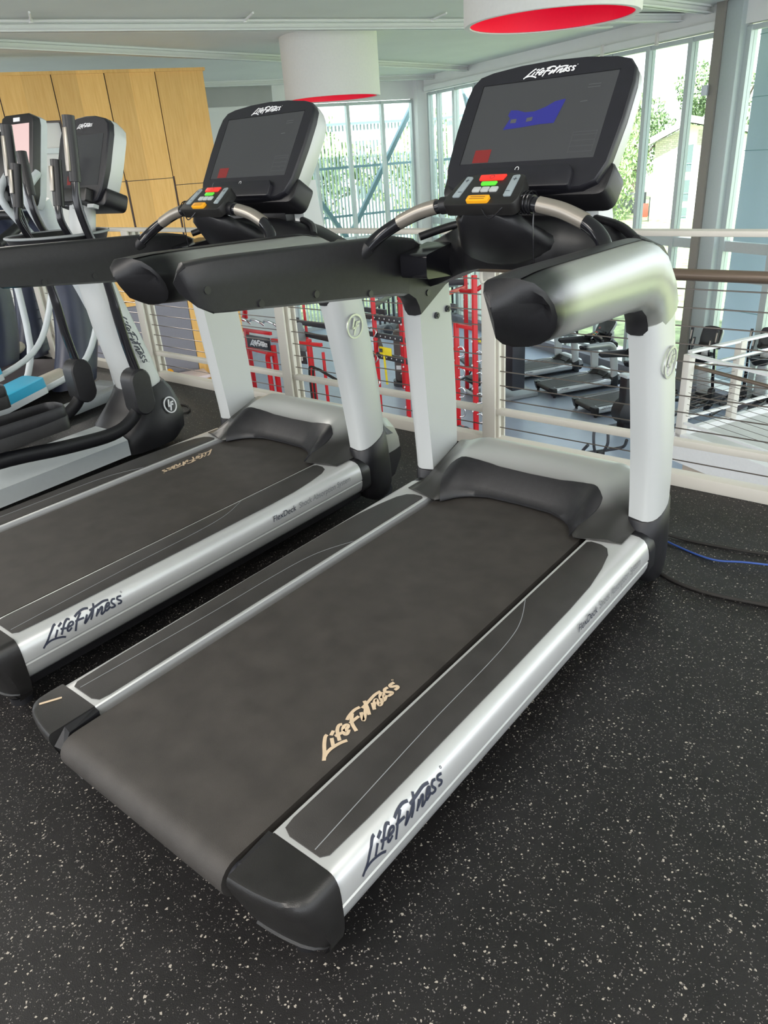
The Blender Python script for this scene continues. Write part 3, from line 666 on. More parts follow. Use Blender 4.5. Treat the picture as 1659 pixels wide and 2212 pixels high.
# far glass wall and right-hand glass wall
ml = [(.36, .42)] + [(1.32 + 1.09 * k, 1.41 + 1.09 * k) for k in range(0, 4)]
glazing('window_1', lambda r: G(0, r), ml, LZ, 2.66, [(LZ, LZ + .12), (2.60, 2.68), (-1.02, -.9)], -EE)
mr = [(.42, .50), (.95, 1.03), (1.85, 1.97)] + [(2.9 + 1.05 * k, 3.0 + 1.05 * k) for k in range(8)] + [(11.5, 11.6), (12.55, 12.68), (13.7, 13.83), (14.9, 15.03), (16.1, 16.23), (17.5, 17.6)]
glazing('window_2', lambda r: G(r, 0), mr, LZ, 2.80, [(LZ, LZ + .12), (LZ + .30, LZ + .36), (2.74, 2.82), (-1.25, -1.17), (-.74, -.56)], -BBV)
gbox('column_corner', 'white', -.10, .34, -.10, .36, LZ, CZ_)['kind'] = 'structure'
gbox('trim_7', 'darkframe', 10.98, 11.16, .06, .26, LZ, CZ_); gbox('trim_8', 'column', 11.16, 11.50, -.06, .22, LZ, CZ_, bev=.02)
q = B(); box(q, G(11.00, .34, 1.93), (.10, .10, .16), .01); tag(obj('sensor_box', q, 'lgrey'), 'small pale sensor box fixed high on the taupe window column', 'sensor')
gbox('wall_back', 'white', -.12, .10, .36, 7.6, 2.70, CZ_); gbox('wall_right', 'white', .34, 18, -.1, .12, 2.84, CZ_)
gbox('trim_9', 'white', .5, 11, .12, .22, 2.84, 2.96)
for a in (8.1, 9.6):
    gbox('trim_10', 'rail', a, a + .05, .2, .26, 2.78, 2.98)
gbox('baseboard_right', 'greyp', 2.0, 17.5, .14, .34, LZ, LZ + .22)
# wall beyond the timber: pale wall between timber and glass
gbox('wall_left', 'white', -.1, .1, 4.66, 15, LZ, CZ_)
# slab edge fascia of the upper floor is the floor itself; timber wall
TW = thing('wall_timber', None, None); TW['kind'] = 'structure'
WP = V((-11.289, 9.867, 0))
def wbox(name, m, s0, s1, d0, d1, z0, z1, parent, bev=.0):
    bm = B(); bx(s0, s1, d0, d1, z0, z1, bev, bm)
    # local x runs along the wall (+x = away from its free end), local y = into the wall
    rot = Matrix.Rotation(math.atan2(BBV.y, BBV.x), 4, 'Z'); o = obj(name, bm, m, parent, 30)
    o.matrix_basis = Matrix.Translation(WP) @ rot; return o
z_top = 2.92
for k in range(9):
    s0 = .02 + .885 * k; lo = 2.23 if k >= 3 else (1.18 if k else 1.05)
    wbox('timber_panel', 'wood', s0, s0 + .845, 0, -.05, lo, z_top, TW)
    if k < 3 or k > 6:
        wbox('timber_panel', 'wood', s0, s0 + .845, 0, -.05, -.97, lo - .012, TW)
wbox('timber_core', 'brown', 0.01, 8.0, -.05, -.30, 2.2, z_top + .04, TW)
wbox('timber_core', 'brown', 0.01, 2.68, -.05, -.30, LZ, 2.2, TW)
for k in range(8): wbox('timber_strip', 'wood', .866 + .885 * k, .884 + .885 * k + .004, 0, -.045, 2.23 if k >= 3 else 1.2, z_top, TW)
wbox('timber_cap', 'wood', -.02, 8.1, .03, -.34, z_top, z_top + .05, TW)
wbox('timber_panel', 'wood', 0, 1.05, 0, -.05, LZ, -.98, TW)
wbox('grey_panel', 'greyp', 1.06, 8.0, .0, -.06, LZ, -1.06, TW); wbox('timber_rail', 'wood', 1.05, 8.0, .03, -.06, -1.06, -.98, TW)
wbox('white_recess', 'white', 2.70, 8.0, -.12, -.30, -.97, 2.2, TW); wbox('recess_frame', 'frame', 2.70, 8.0, -.02, -.12, 1.72, 1.80, TW)
for s0 in (3.3, 4.6, 5.9): wbox('recess_frame', 'frame', s0, s0 + .07, -.02, -.12, -.97, 1.75, TW)
# drums
def drum(p, label, r=.85):
    T = thing('ceiling_drum', label, 'drum light', p); n = 64; h = CZ_ - p[2]
    q = B(); loft(q, [[V((rr * math.cos(2 * math.pi * k / n), rr * math.sin(2 * math.pi * k / n), z)) for k in range(n)] for rr, z in ((r, h), (r, .01), (r - .008, 0), (r - .055, 0), (r - .062, .01))], cap0=False, cap1=False); obj('drum_shell', q, 'drumw', T, 50)
    q = B(); loft(q, [[V((rr * math.cos(2 * math.pi * k / n), rr * math.sin(2 * math.pi * k / n), z)) for k in range(n)] for rr, z in ((r - .062, .012), (r - .062, .5), (.02, .5))], cap0=False); obj('drum_lining', q, 'drumr', T, 50)
    return T
drum((-2.92, 7.36, 2.38), 'large white ceiling drum with red lining, right of the other, above the nearest screen')
drum((-8.97, 10.8, 2.26), 'large white ceiling drum with red lining, farther one above the second treadmill')

# ------------------------------------------------------------------ railing of the upper floor
RL = thing('cable_railing', 'off-white steel railing with horizontal cables along the upper floor edge', 'railing', (0, 0, 0))
RY = 2.535
XL, XR = -12.9, 3.6
for k in range(-2, 9):
    x = -.66 - 1.375 * k
    obj('railing_post', bx(x - .035, x + .035, RY - .012, RY + .012, .0, .99, .003, bx(x - .010, x + .010, RY - .04, RY + .04, .0, .99)), 'rail', RL)
    bm = B(); bx(x - .035, x + .035, RY - .05, RY - .038, .0, .99, .002, bm); bx(x - .035, x + .035, RY + .038, RY + .05, .0, .99, .002, bm)
    obj('railing_post_flange', bm, 'rail', RL)
    q = B(); tube(q, [(x, RY - .05, .80), (x, RY - .10, .80), (x, RY - .105, .845)], .008, 8, 3); obj('handrail_bracket', q, 'rail', RL)
obj('bottom_rail', bx(XL, XR, RY - .03, RY + .03, .0, .055, .003), 'rail', RL)
obj('middle_rail', bx(XL, XR, RY - .018, RY + .018, .17, .20, .003), 'rail', RL)
obj('top_rail', bx(XL, XR, RY - .035, RY + .035, .985, 1.005, .003), 'rail', RL)
q = B(); cyl(q, (XL, RY - .11, .865), (XR, RY - .11, .865), .021, 14); obj('handrail', q, 'hand', RL)
for z in (.105, .243, .312, .381, .450, .519, .588, .657, .726, .795):
    q = B(); cyl(q, (XL, RY, z), (XR, RY, z), .0028, 6); obj('railing_cable', q, 'cable', RL)

# ------------------------------------------------------------------ stair landing with its railings
LD = thing('stair_landing', 'pale concrete landing with white stringers beyond the upper railing, at right', 'landing', (0, 0, 0))
def lprism(name, m, poly, z0, z1):
    q = B(); prism(q, poly, (0, 0, 0), (1, 0, 0), (0, 1, 0), (0, 0, 1), z1, z0); return obj(name, q, m, LD, 30)
L0 = V((-1.66, 8.78, 0)); dA = EE; dB = -BBV
def LP(a, b): p = L0 + dA * a + dB * b; return (p.x, p.y)
lprism('landing_slab', 'concrete', [LP(0, 0), LP(6, 0), LP(6, 2.4), LP(0, 2.4)], -2.42, -2.2)
lprism('stringer', 'stringer', [LP(-.02, -.10), LP(6, -.10), LP(6, 0), LP(-.02, 0)], -2.50, -2.12)
lprism('stringer', 'stringer', [LP(-.08, -.02), LP(0, -.02), LP(0, 2.4), LP(-.08, 2.4)], -2.50, -2.12)
lprism('landing_wall', 'tanwall', [LP(.1, 0), LP(6, 0), LP(6, .12), LP(.1, .12)], LZ, -2.45)
def rail_run(label, p, d, length, posts, near):
    T = thing('cable_railing', label, 'railing', (0, 0, 0)); p = V((p[0], p[1], 0)); n = V((-d.y, d.x, 0))
    def bar(nm, o_, z0, z1, hw, m): 
        q = B(); loft(q, [[x + n * (o_ + sx_ * hw) + V((0, 0, z)) for sx_, z in ((-1, z0), (1, z0), (1, z1), (-1, z1))] for x in (p, p + d * length)]); return obj(nm, q, m, T, 30)
    for s in posts:
        c = p + d * s; q = B(); box(q, c + V((0, 0, -1.64)), (.10, .10, 1.06), .008, Euler((0, 0, math.atan2(d.y, d.x)))); obj('railing_post', q, 'rail', T)
    bar('top_rail', 0, -1.13, -1.10, .035, 'stringer'); bar('middle_rail', 0, -1.99, -1.96, .02, 'stringer')
    q = B(); cyl(q, p + n * near + V((0, 0, -1.28)), p + d * length + n * near + V((0, 0, -1.28)), .024, 12); obj('handrail', q, 'hand' if near > 0 else 'chrome', T)
    for k in range(8):
        q = B(); cyl(q, p + V((0, 0, -1.88 + .075 * k)), p + d * length + V((0, 0, -1.88 + .075 * k)), .003, 5); obj('railing_cable', q, 'cable', T)
    return T
rail_run('nearer cable railing of the stair landing with a brown handrail', LP(.05, -.05), dA, 5.5, (0, 1.9, 3.8), .1)
rail_run('farther cable railing of the stair landing with a silver handrail', LP(-.04, .05), dB, 2.4, (.88, 2.3), -.1)

# ------------------------------------------------------------------ elliptical trainer beside the second treadmill
def make_elliptical(label, detail=True, loc=(0, 0, 0), yaw=0, name='elliptical_trainer', cat='elliptical trainer', group=None):
    """local origin under the machine centre, x to the right, y forward; all sizes in metres"""
    T = thing(name, label, cat, loc, yaw, group)
    # base frame
    q = B(); loft(q, [[V((x, y, z)) for x, z in ((-.15, .04), (-.15, .12), (-.09, .155), (.09, .155), (.17, .12), (.17, .04))] for y in (-1.45, .12)]); obj('base_frame', q, 'lgrey', T, 30)
    q = B(); box(q, (0, -1.42, .035), (.62, .10, .07), .02); obj('rear_foot', q, 'black', T)
    # boot
    def ring(w_, y0, y1, z, tilt=0.0, n=16):
        out = []
        for k in range(n):
            a = 2 * math.pi * k / n; c, s = math.cos(a), math.sin(a)
            y = (y0 + y1) / 2 + (y1 - y0) / 2 * math.copysign(abs(s) ** .7, s); out.append(V((w_ * math.copysign(abs(c) ** .7, c), y, z + tilt * (y - (y0 + y1) / 2))))
        return out
    q = B(); loft(q, [ring(.19, .08, .48, .03), ring(.20, .08, .54, .08), ring(.20, .12, .545, .15), ring(.185, .20, .53, .22), ring(.16, .25, .50, .29, .1), ring(.145, .27, .465, .33, .2)]); boot = obj('front_shroud', q, 'black', T, 45)
    if detail: badge('emblem', 'whiteink', boot, (.190, .40, .225), (0, 1, 0), (-.25, 0, 1), .036, .040)
    # upright
    q = B(); loft(q, [ring(.135, .285, .455, .32, .2), ring(.12, .255, .44, .45), ring(.105, .215, .385, .65), ring(.09, .19, .33, .85), ring(.07, .19, .27, 1.0), ring(.07, .22, .31, 1.15), ring(.07, .26, .35, 1.28)])
    up = obj('upright', q, 'uprt', T, 45)
    if detail: logo('printed_logo', 'ink', up, (.1065, .240, .725), (.08, .30, -1), (0, 1, .3), .29, .022, .004)
    # console, tilted back 30 degrees
    o, u, v = V((.03, .245, 1.245)), V((1, 0, 0)), V((0, .38, .925)); n = u.cross(v)
    half = [(.10, -.03), (.15, -.015), (.175, .03), (.19, .12), (.19, .27), (.178, .315), (.15, .335), (.07, .352), (0, .356)]
    ol = [(0, -.032)] + half + [(-x, y) for x, y in reversed(half[:-1])]
    rg = lambda k, h: [o + u * x * k + v * (.16 + (y - .16) * k) + n * h for x, y in ol]
    q = B(); loft(q, [rg(1, -.03), rg(1, -.006), rg(.97, 0), rg(.95, 0)]); con = obj('console', q, 'bezel', T, 40)
    q = B(); loft(q, [rg(1.003, -.03), rg(1.004, -.06), rg(.95, -.10), rg(.72, -.13)]); obj('console_back', q, 'uprt', con, 40)
    q = B(); prism(q, round_poly([(-.192, -.035), (.192, -.035), (.195, .045), (-.195, .045)], .03), o, u, v, n, -.02, -.13, bev=.01); obj('console_base', q, 'black', con, 40)
    q = B(); prism(q, [(-.15, .05), (.15, .05), (.155, .27), (-.155, .27)], o, u, v, n, .001, -.004); obj('screen', q, 'screen', con, 0)
    q = B(); prism(q, round_poly([(-.12, -.03), (.12, -.03), (.12, .03), (-.12, .03)], .01), o, u, v, n, .035, -.01, bev=.006); obj('reading_ledge', q, 'cap', con, 40)
    if detail:
        logo('printed_logo', 'whiteink', con, o + u * -.055 + v * .300, u, v, .12, .028, .0012)
        q = B(); q.faces.new([q.verts.new(o + u * x + v * y + n * .0018) for x, y in ((-.09, .055), (-.04, .055), (-.04, .095), (-.09, .095))]); obj('screen_tile', q, 'img_red', con, 0)
        for x in (-.02, .10):
            q = B(); prism(q, [(x, -.028), (x + .05, -.028), (x + .05, -.012), (x, -.012)], o + V((0, -.012, -.02)), u, v, n, .006, -.02); obj('console_label', q, 'key', con, 0)
    # tray under the console
    q = B(); loft(q, [[V((w_ * math.cos(a), .12 + d * math.sin(a), z)) for a in [2 * math.pi * k / 24 for k in range(24)]] for w_, d, z in ((.13, .16, .96), (.20, .20, 1.04), (.235, .22, 1.10), (.225, .21, 1.10), (.19, .18, 1.06))]); tray = obj('accessory_tray', q, 'black', T, 50)
    q = B(); tube(q, [(.235 * math.cos(a), .12 + .22 * math.sin(a), 1.10) for a in [2 * math.pi * k / 24 for k in range(24)]], .006, 6, 1, closed=True); obj('tray_rim', q, 'mgrey', tray, 50)
    # fixed handles with pulse sensors
    for s in (1, -1):
        q = B(); tube(q, [(s * .10, .16, 1.00), (s * .16, .10, 1.05), (s * .17, .05, 1.16), (s * .165, .06, 1.24)], .016, 12, 6); fh = obj('fixed_handle', q, 'gloss', T, 50)
        q = B(); tube(q, [(s * .165, .06, 1.22), (s * .16, .10, 1.40)], .0235, 14, 1); g = obj('grip', q, 'black', fh, 40)
        q = B(); box(q, (s * .163, .057, 1.33), (.026, .008, .10), .003, Euler((R(-12), 0, 0))); obj('pulse_sensor', q, 'sensor', g)
    # moving arms, pods and pedals
    for s, sw in ((1, 0.09), (-1, .12)):
        x = s * .245
        q = B(); tube(q, [(x, .125, 1.36), (x, .100, 1.24), (x, .115, 1.12), (x, .145, 1.0), (x, .165, .82), (x, .17, .74), (x * 1.02, .180, .60), (x * 1.04, .200, .46)], lambda t: .019 + .012 * max(0, min(1, (t - .4) * 4)), 14, 6, r2=.018); ar = obj('moving_arm', q, 'gloss', T, 50)
        q = B(); tube(q, [(x, .112, 1.31), (x, .130, 1.42), (x, .150, 1.56)], .0255, 14, 4); g = obj('grip', q, 'black', ar, 40)
        q = B(); box(q, (x, .108, 1.435), (.026, .012, .17), .004, Euler((R(-10), 0, 0))); obj('pulse_sensor', q, 'sensor', g)
        q = B(); loft(q, [[V((x + s * dx, y, z)) for y, z in [(.190 + .060 * k * math.cos(a) , .365 + (.060 * k * math.sin(a) + .055 * (1 if math.sin(a) > 0 else -1))) for a in [2 * math.pi * (j + .5) / 20 for j in range(20)]]] for dx, k in ((-.045, .9), (-.038, 1), (.038, 1), (.048, .85))]); obj('pivot_pod', q, 'visor', ar, 40)
        q = B(); tube(q, [(x, .190, .31), (x, .12, .24), (x, .0, .205), (x, -.25, .135 + sw), (x, -.60, .18 + sw), (x, -1.2, .19 + sw)], .034, 10, 5, r2=.022); lk = obj('pedal_link', q, 'black', T, 50)
        q = B(); prism(q, round_poly([(x - .075, -.72), (x + .075, -.72), (x + .075, -.22), (x - .075, -.22)], .05, 5), (0, 0, .235 + sw), (1, 0, 0), (0, 1, 0), (0, 0, 1), .06, bev=.006); pedal = obj('pedal', q, 'cap', T, 40)
        q = B(); tube(q, [(x + dx, y, .31 + sw) for dx, y in ((-.07, -.65), (-.07, -.30), (-.05, -.235), (.0, -.222), (.05, -.235), (.07, -.30), (.07, -.65))], .03, 8, 4, r2=.006); obj('pedal_rim', q, 'visor', pedal, 50)
    return T
ELL = make_elliptical('black and silver elliptical trainer with vertical lettering, immediately left of the second treadmill', loc=(-2.31, 1.33, 0), yaw=R(3))

# ------------------------------------------------------------------ machines farther left on the upper floor
def make_cross_machine(label, loc, yaw, group):
    T = thing('navy_treadmill', label, 'treadmill', loc, yaw, group)
    q = B(); box(q, (0, .1, .10), (.50, 1.7, .10), .02); obj('running_deck', q, 'purple', T)
    for s in (1, -1):
        q = B(); loft(q, [[V((s * (.32 + .055 * math.cos(a)), y, .125 + .045 * math.sin(a))) for a in [2 * math.pi * k / 12 for k in range(12)]] for y in (-.75, .90)]); obj('side_rail', q, 'cream', T, 60)
        pts = [(.72, .03, .46), (.86, .30, .40), (.92, .60, .30), (.90, .85, .22), (.80, 1.10, .17), (.66, 1.30, .14)]
        q = B(); P = smooth_path([V((s * .33, y, z)) for y, z, _ in pts], 5)
        loft(q, [[p + V((s * w_ * .12 * math.cos(a), lerp(.20, .09, i / (len(P) - 1)) * math.sin(a), 0)) for a, w_ in [(2 * math.pi * k / 14, 1) for k in range(14)]] for i, p in enumerate(P)]); obj('curved_upright', q, 'navy', T, 60)
        q = B(); tube(q, [(s * .40, .35, .95), (s * .41, .30, .4), (s * .40, .15, .16)], .02, 8, 4); obj('side_bar', q, 'lgrey', T, 50)
    q = B(); prism(q, round_poly([(-.36, 0), (.36, 0), (.30, .42), (-.30, .42)], .08), (0, .62, 1.22), (1, 0, 0), (0, .35, .94), (0, -.94, .35), .0, -.09, bev=.015); c = obj('console', q, 'black', T, 40)
    q = B(); prism(q, [(-.2, .10), (.2, .10), (.2, .34), (-.2, .34)], (0, .62, 1.22), (1, 0, 0), (0, .35, .94), (0, -.94, .35), .002, -.004); obj('screen', q, 'screen', c, 0)
    q = B(); tube(q, [(-.38, .3, 1.0), (-.36, .62, 1.12), (0, .72, 1.14), (.36, .62, 1.12), (.38, .3, 1.0)], .03, 10, 5); obj('front_handrail', q, 'black', T, 50)
    return T
make_cross_machine('navy treadmill with cream side rails just left of the elliptical trainer', (-3.78, 1.30, 0), R(25), 'navy treadmills with cream side rails')
make_cross_machine('navy treadmill with cream side rails, the farther left of the two', (-4.95, 1.62, 0), R(27), 'navy treadmills with cream side rails')

ST = thing('cross_trainer', 'light grey cross trainer with teal-topped pedals and a pale tablet screen, at the left edge', 'cross trainer', (-3.06, 1.22, 0), R(12))
q = B(); tube(q, [(0, .95, .05), (0, .90, .5), (0, .72, 1.0), (0, .66, 1.22)], .055, 14, 5); obj('column', q, 'lgrey', ST, 50)
q = B(); box(q, (0, .95, .04), (.55, .12, .08), .02); obj('front_foot', q, 'mgrey', ST)
q = B(); box(q, (0, .45, .05), (.10, 1.1, .07), .02); obj('base_beam', q, 'mgrey', ST)
for s, dz in ((1, .0), (-1, .05)):
    q = B(); tube(q, [(s * .20, .86, 1.0), (s * .21, .70, .6), (s * .20, .50, .34 + dz), (s * .17, .15, .26 + dz)], .018, 8, 5); obj('hanger_bar', q, 'lgrey', ST, 50)
    q = B(); prism(q, round_poly([(s * .17 - .09, -.16), (s * .17 + .09, -.16), (s * .17 + .09, .20), (s * .17 - .09, .20)], .03), (0, 0, .25 + dz), (1, 0, 0), (0, 1, .12), (0, -.12, 1), .035, bev=.004); pdl = obj('pedal', q, 'lgrey', ST, 40)
    q = B(); prism(q, round_poly([(s * .17 - .088, -.158), (s * .17 + .088, -.158), (s * .17 + .088, .198), (s * .17 - .088, .198)], .03), (0, 0, .285 + dz), (1, 0, 0), (0, 1, .12), (0, -.12, 1), .05, bev=.004); obj('pedal_top', q, 'teal', pdl, 40)
    q = B(); tube(q, [(s * .28, .62, .95), (s * .30, .42, 1.05), (s * .30, .36, 1.22), (s * .27, .40, 1.44)], .02, 10, 5); h_ = obj('handle', q, 'gloss', ST, 50)
    q = B(); tube(q, [(s * .295, .37, 1.26), (s * .27, .40, 1.46)], .027, 12, 1); obj('grip', q, 'black', h_, 50)
o, u, v = V((0, .52, 1.22)), V((1, 0, 0)), V((0, .30, .954)); n = u.cross(v)
half = [(.08, -.02), (.10, 0), (.115, .05), (.128, .40), (.12, .435), (.09, .45)]
ol = half + [(-x, y) for x, y in reversed(half)]
q = B(); prism(q, ol, o, u, v, n, 0, -.045, bev=.006); tb = obj('tablet_console', q, 'black', ST, 40)
q = B(); prism(q, [(x * 1.02, y) for x, y in ol], o, u, v, n, -.046, -.085, bev=.01); obj('console_back', q, 'lgrey', tb, 40)
q = B(); prism(q, [(-.092, .19), (.092, .19), (.096, .40), (-.096, .40)], o, u, v, n, .0015, -.003); obj('tablet_screen', q, 'img_pale', tb, 0)
q = B(); prism(q, [(-.08, .04), (.08, .04), (.085, .17), (-.085, .17)], o, u, v, n, .0015, -.003); obj('lower_screen', q, 'gloss', tb, 0)
q = B(); prism(q, [(-.025, .412), (.025, .412), (.025, .432), (-.025, .432)], o, u, v, n, .003, -.003); obj('console_label', q, 'whiteink', tb, 0)
for s in (1, -1):
    q = B(); tube(q, [o + u * s * .12 + v * .16 + n * -.03, o + u * s * .10 + v * .02 + n * .03, V((s * .06, .60, 1.05))], .022, 10, 5); obj('console_arm', q, 'lgrey', ST, 50)

# cables on the upper floor
def floor_cable(name, label, m, pts, r=.004):
    q = B(); tube(q, pts, r, 8, 6); return tag(obj(name, q, m, None, 60), label, 'cable')
floor_cable('power_cable', 'black cable running from the nearest treadmill to the right edge, nearer the camera', 'rope', [(.30, 1.93, .006), (.42, 1.80, .006), (.58, 1.75, .006), (.80, 1.78, .006), (1.0, 1.80, .006), (1.5, 1.9, .006)], .006)
floor_cable('power_cable', 'black cable at the right edge beside the blue one, nearer the railing', 'rope', [(.22, 1.99, .10), (.30, 2.04, .03), (.42, 2.06, .006), (.60, 2.08, .006), (.80, 2.12, .006), (1.3, 2.2, .006)], .005)
floor_cable('network_cable', 'blue cable on the floor right of the nearest treadmill', 'blue', [(.24, 1.99, .09), (.33, 2.02, .02), (.42, 2.00, .005), (.55, 1.97, .005), (.66, 2.0, .012), (.85, 2.06, .005), (1.3, 2.1, .005)], .0035)
floor_cable('power_cable', 'short black cable loop on the floor beyond the elliptical trainer', 'rope', [(-2.62, 2.02, .006), (-2.55, 2.12, .006), (-2.68, 2.2, .006), (-2.85, 2.14, .006), (-2.9, 2.2, .006)], .005)

# ------------------------------------------------------------------ lower floor: treadmills
def copy_thing(src, loc, yaw, scale, label, group):
    c = copy_tree(src); c.location = loc; c.rotation_euler = (0, 0, yaw); c.scale = (scale,) * 3
    c['label'] = label; c['group'] = group; return c
yw = math.atan2(.85, .53) - math.pi / 2
LG = 'treadmills on the lower floor by the windows'
copy_thing(T2, (-7.21, 13.94, LZ), yw, .92, 'lower-floor treadmill farthest left of the three, seen beyond the railing', LG)
copy_thing(T2, (-5.97, 13.20, LZ), yw, .92, 'lower-floor treadmill in the middle of the three, seen beyond the railing', LG)
copy_thing(T2, (-4.73, 12.46, LZ), yw, .92, 'lower-floor treadmill farthest right of the three, behind the dark upright machine', LG)
EG = 'elliptical trainers on the lower floor'
make_elliptical('lower-floor elliptical trainer beyond the stair landing, the left of the pair', False, (-2.93, 13.5, LZ), yw + R(20), group=EG)
make_elliptical('lower-floor elliptical trainer beyond the stair landing, the right of the pair, cut by the frame', False, (-1.95, 13.75, LZ), yw + R(25), group=EG)

# dark upright machine and handlebar of an indoor cycle
T = thing('weight_machine', 'dark upright machine with rounded grey cap standing by the right lower treadmill', 'exercise machine', (-3.6, 12.1, LZ), yw)
q = B(); box(q, (0, 0, .50), (.22, .36, .98), .03); obj('tower', q, 'black', T, 40)
q = B(); box(q, (0, .0, 1.02), (.25, .40, .06), .025); obj('top_cap', q, 'lgrey', T, 40)
q = B(); loft(q, [[V((x, .03 + .30 * k * math.cos(a), .34 + .26 * k * math.sin(a))) for a in [2 * math.pi * j / 24 for j in range(24)]] for x, k in ((-.20, .7), (-.17, 1), (.10, 1), (.14, .7))]); obj('flywheel_cover', q, 'visor', T, 50)
q = B(); box(q, (0, 0, .03), (.5, .6, .05), .02); obj('base', q, 'black', T)

T = thing('indoor_cycle', 'dark handlebars of an indoor cycle seen just above the bottom railing beam', 'exercise bike', (-2.58, 8.5, LZ), R(48))
q = B(); tube(q, [(-.27, -.16, 1.20), (-.29, -.04, 1.06), (-.15, .06, 1.0), (.0, .05, 1.0), (.15, .06, 1.0), (.29, -.04, 1.06), (.27, -.16, 1.20)], .022, 10, 5); hb_ = obj('handlebar', q, 'blackf', T, 50)
q = B(); tube(q, [(-.07, .05, 1.01), (-.10, .03, 1.12), (-.09, .06, 1.30), (.0, .07, 1.36), (.09, .06, 1.30), (.10, .03, 1.12), (.07, .05, 1.01)], .020, 10, 5); obj('aero_loop', q, 'blackf', hb_, 50)
q = B(); box(q, (0, .03, .98), (.10, .08, .06), .01); obj('clamp', q, 'black', T)
q = B(); cyl(q, (0, .03, .96), (0, .10, .45), .025); obj('head_tube', q, 'cap', T)
q = B(); tube(q, [(0, .10, .5), (0, -.3, .42), (0, -.6, .55)], .035, 10, 4); obj('main_frame', q, 'lgrey', T, 50)
q = B(); cyl(q, (-.03, .18, .30), (.03, .18, .30), .24, 32); obj('flywheel', q, 'mgrey', T)
q = B(); cyl(q, (0, -.6, .5), (0, -.66, .9), .02); obj('seat_post', q, 'chrome', T)
q = B(); box(q, (0, -.68, .93), (.17, .27, .05), .022); obj('saddle', q, 'black', T)
for y in (.3, -.75):
    q = B(); box(q, (0, y, .03), (.5, .07, .06), .02); obj('foot', q, 'mgrey', T)
q = B(); box(q, (0, -.22, .05), (.08, 1.0, .05), .01); obj('base_beam', q, 'lgrey', T)

# low silver frame end seen left of the treadmills
T = thing('weight_bench', 'low silver-framed bench on the lower floor left of the treadmills', 'bench', (-7.55, 12.6, LZ), yw)
q = B(); tube(q, [(-.6, 0, .12), (.62, 0, .12)], .03, 10, 1); obj('floor_bar', q, 'lgrey', T, 50)
q = B(); box(q, (-.2, .45, .45), (1.1, .3, .07), .02, Euler((0, R(8), 0))); obj('seat_pad', q, 'blackf', T, 40)
for s in (-1, 1):
    q = B(); tube(q, [(s * .35 - .1, .5, .42), (s * .35 - .1, .35, .2), (s * .35 - .1, .0, .12)], .022, 8, 3); obj('leg', q, 'blackf', T, 50)

# ------------------------------------------------------------------ red training frames on the lower floor
def at(x, y, z=0): return V((x, y, LZ + z))
RG = thing('training_rig', 'large red training rig with black cross beams and chrome hooks on the lower floor', 'training rig', (0, 0, 0))
RPOS = [(-8.19, 10.57, 2.42), (-7.36, 10.44, 2.48), (-5.88, 9.97, 2.19), (-5.42, 9.83, 3.0), (-8.9, 12.3, 2.6), (-7.6, 12.9, 2.6), (-6.3, 12.2, 2.75)]
for x, y, h in RPOS:
    q = B(); box(q, at(x, y, h / 2), (.075, .075, h), .006, Euler((0, 0, yw))); pst = obj('upright_post', q, 'red', RG)
    for k in range(5):
        q = B(); cyl(q, at(x - .045, y - .02, .35 + .4 * k), at(x - .03, y - .05, .35 + .4 * k), .016, 8); obj('pin_hole', q, 'whiteink', pst)
for (i, j, z, m, t) in ((0, 1, 2.0, 'blackf', .11), (0, 1, 1.66, 'blackf', .10), (0, 1, 1.26, 'blackf', .12), (4, 5, 2.3, 'blackf', .12), (0, 4, 2.2, 'blackf', .10), (1, 5, 2.2, 'red', .07), (2, 3, 1.45, 'red', .035), (2, 3, .35, 'red', .06), (2, 3, 2.15, 'red', .06), (1, 2, 2.44, 'blackf', .10), (4, 5, .9, 'red', .05)):
    a, b = RPOS[i], RPOS[j]; q = B(); d = V((b[0] - a[0], b[1] - a[1], 0)); c = (at(a[0], a[1], z) + at(b[0], b[1], z)) / 2
    box(q, c, (d.length + (.7 if i == 0 and j == 1 else 0), .06, t), .006, Euler((0, 0, math.atan2(d.y, d.x)))); bmo = obj('cross_beam', q, m, RG)
    if m == 'blackf' and (i, j) == (0, 1):
        for k in range(6):
            c2 = at(a[0], a[1], z) + d * (k + .5) / 6 + V((-.01, -.036, 0)); q = B(); cyl(q, c2, c2 + V((-.01, -.012, 0)), .014, 8); obj('bolt', q, 'whiteink', bmo)
q = B(); box(q, (at(-8.35, 10.7, 1.72) + at(-7.9, 10.5, 1.30)) / 2, (.07, .07, .68), .005, Euler((0, R(-48), yw))); obj('diagonal_brace', q, 'brown', RG)
q = B(); tube(q, [at(-8.17, 10.5, .28), at(-8.17, 10.38, .10), at(-8.05, 10.22, .05), at(-7.55, 10.12, .05), at(-7.4, 10.25, .08), at(-7.36, 10.38, .16)], .028, 10, 5); obj('chrome_foot_bar', q, 'chrome', RG, 50)
for bx_, by_ in ((-5.88, 9.97), (-5.42, 9.83)):
    for k in range(5):
        z = .25 + .36 * k; q = B(); tube(q, [at(bx_ + .05 + .0, by_ - .03, z + .09), at(bx_ + .11, by_ - .02, z + .11), at(bx_ + .15, by_, z + .04), at(bx_ + .13, by_, z - .05), at(bx_ + .05, by_ - .02, z - .07)], .013, 8, 5); obj('plate_hook', q, 'chrome', RG, 50)
for k in range(3):
    q = B(); tube(q, [at(-8.35, 10.6 - .02 * k, 1.75 - .5 * k), at(-8.24, 10.55, 1.80 - .5 * k), at(-8.10, 10.5, 1.72 - .5 * k), at(-8.18, 10.5, 1.62 - .5 * k)], .014, 8, 5); obj('hanging_ring', q, 'chrome', RG, 50)

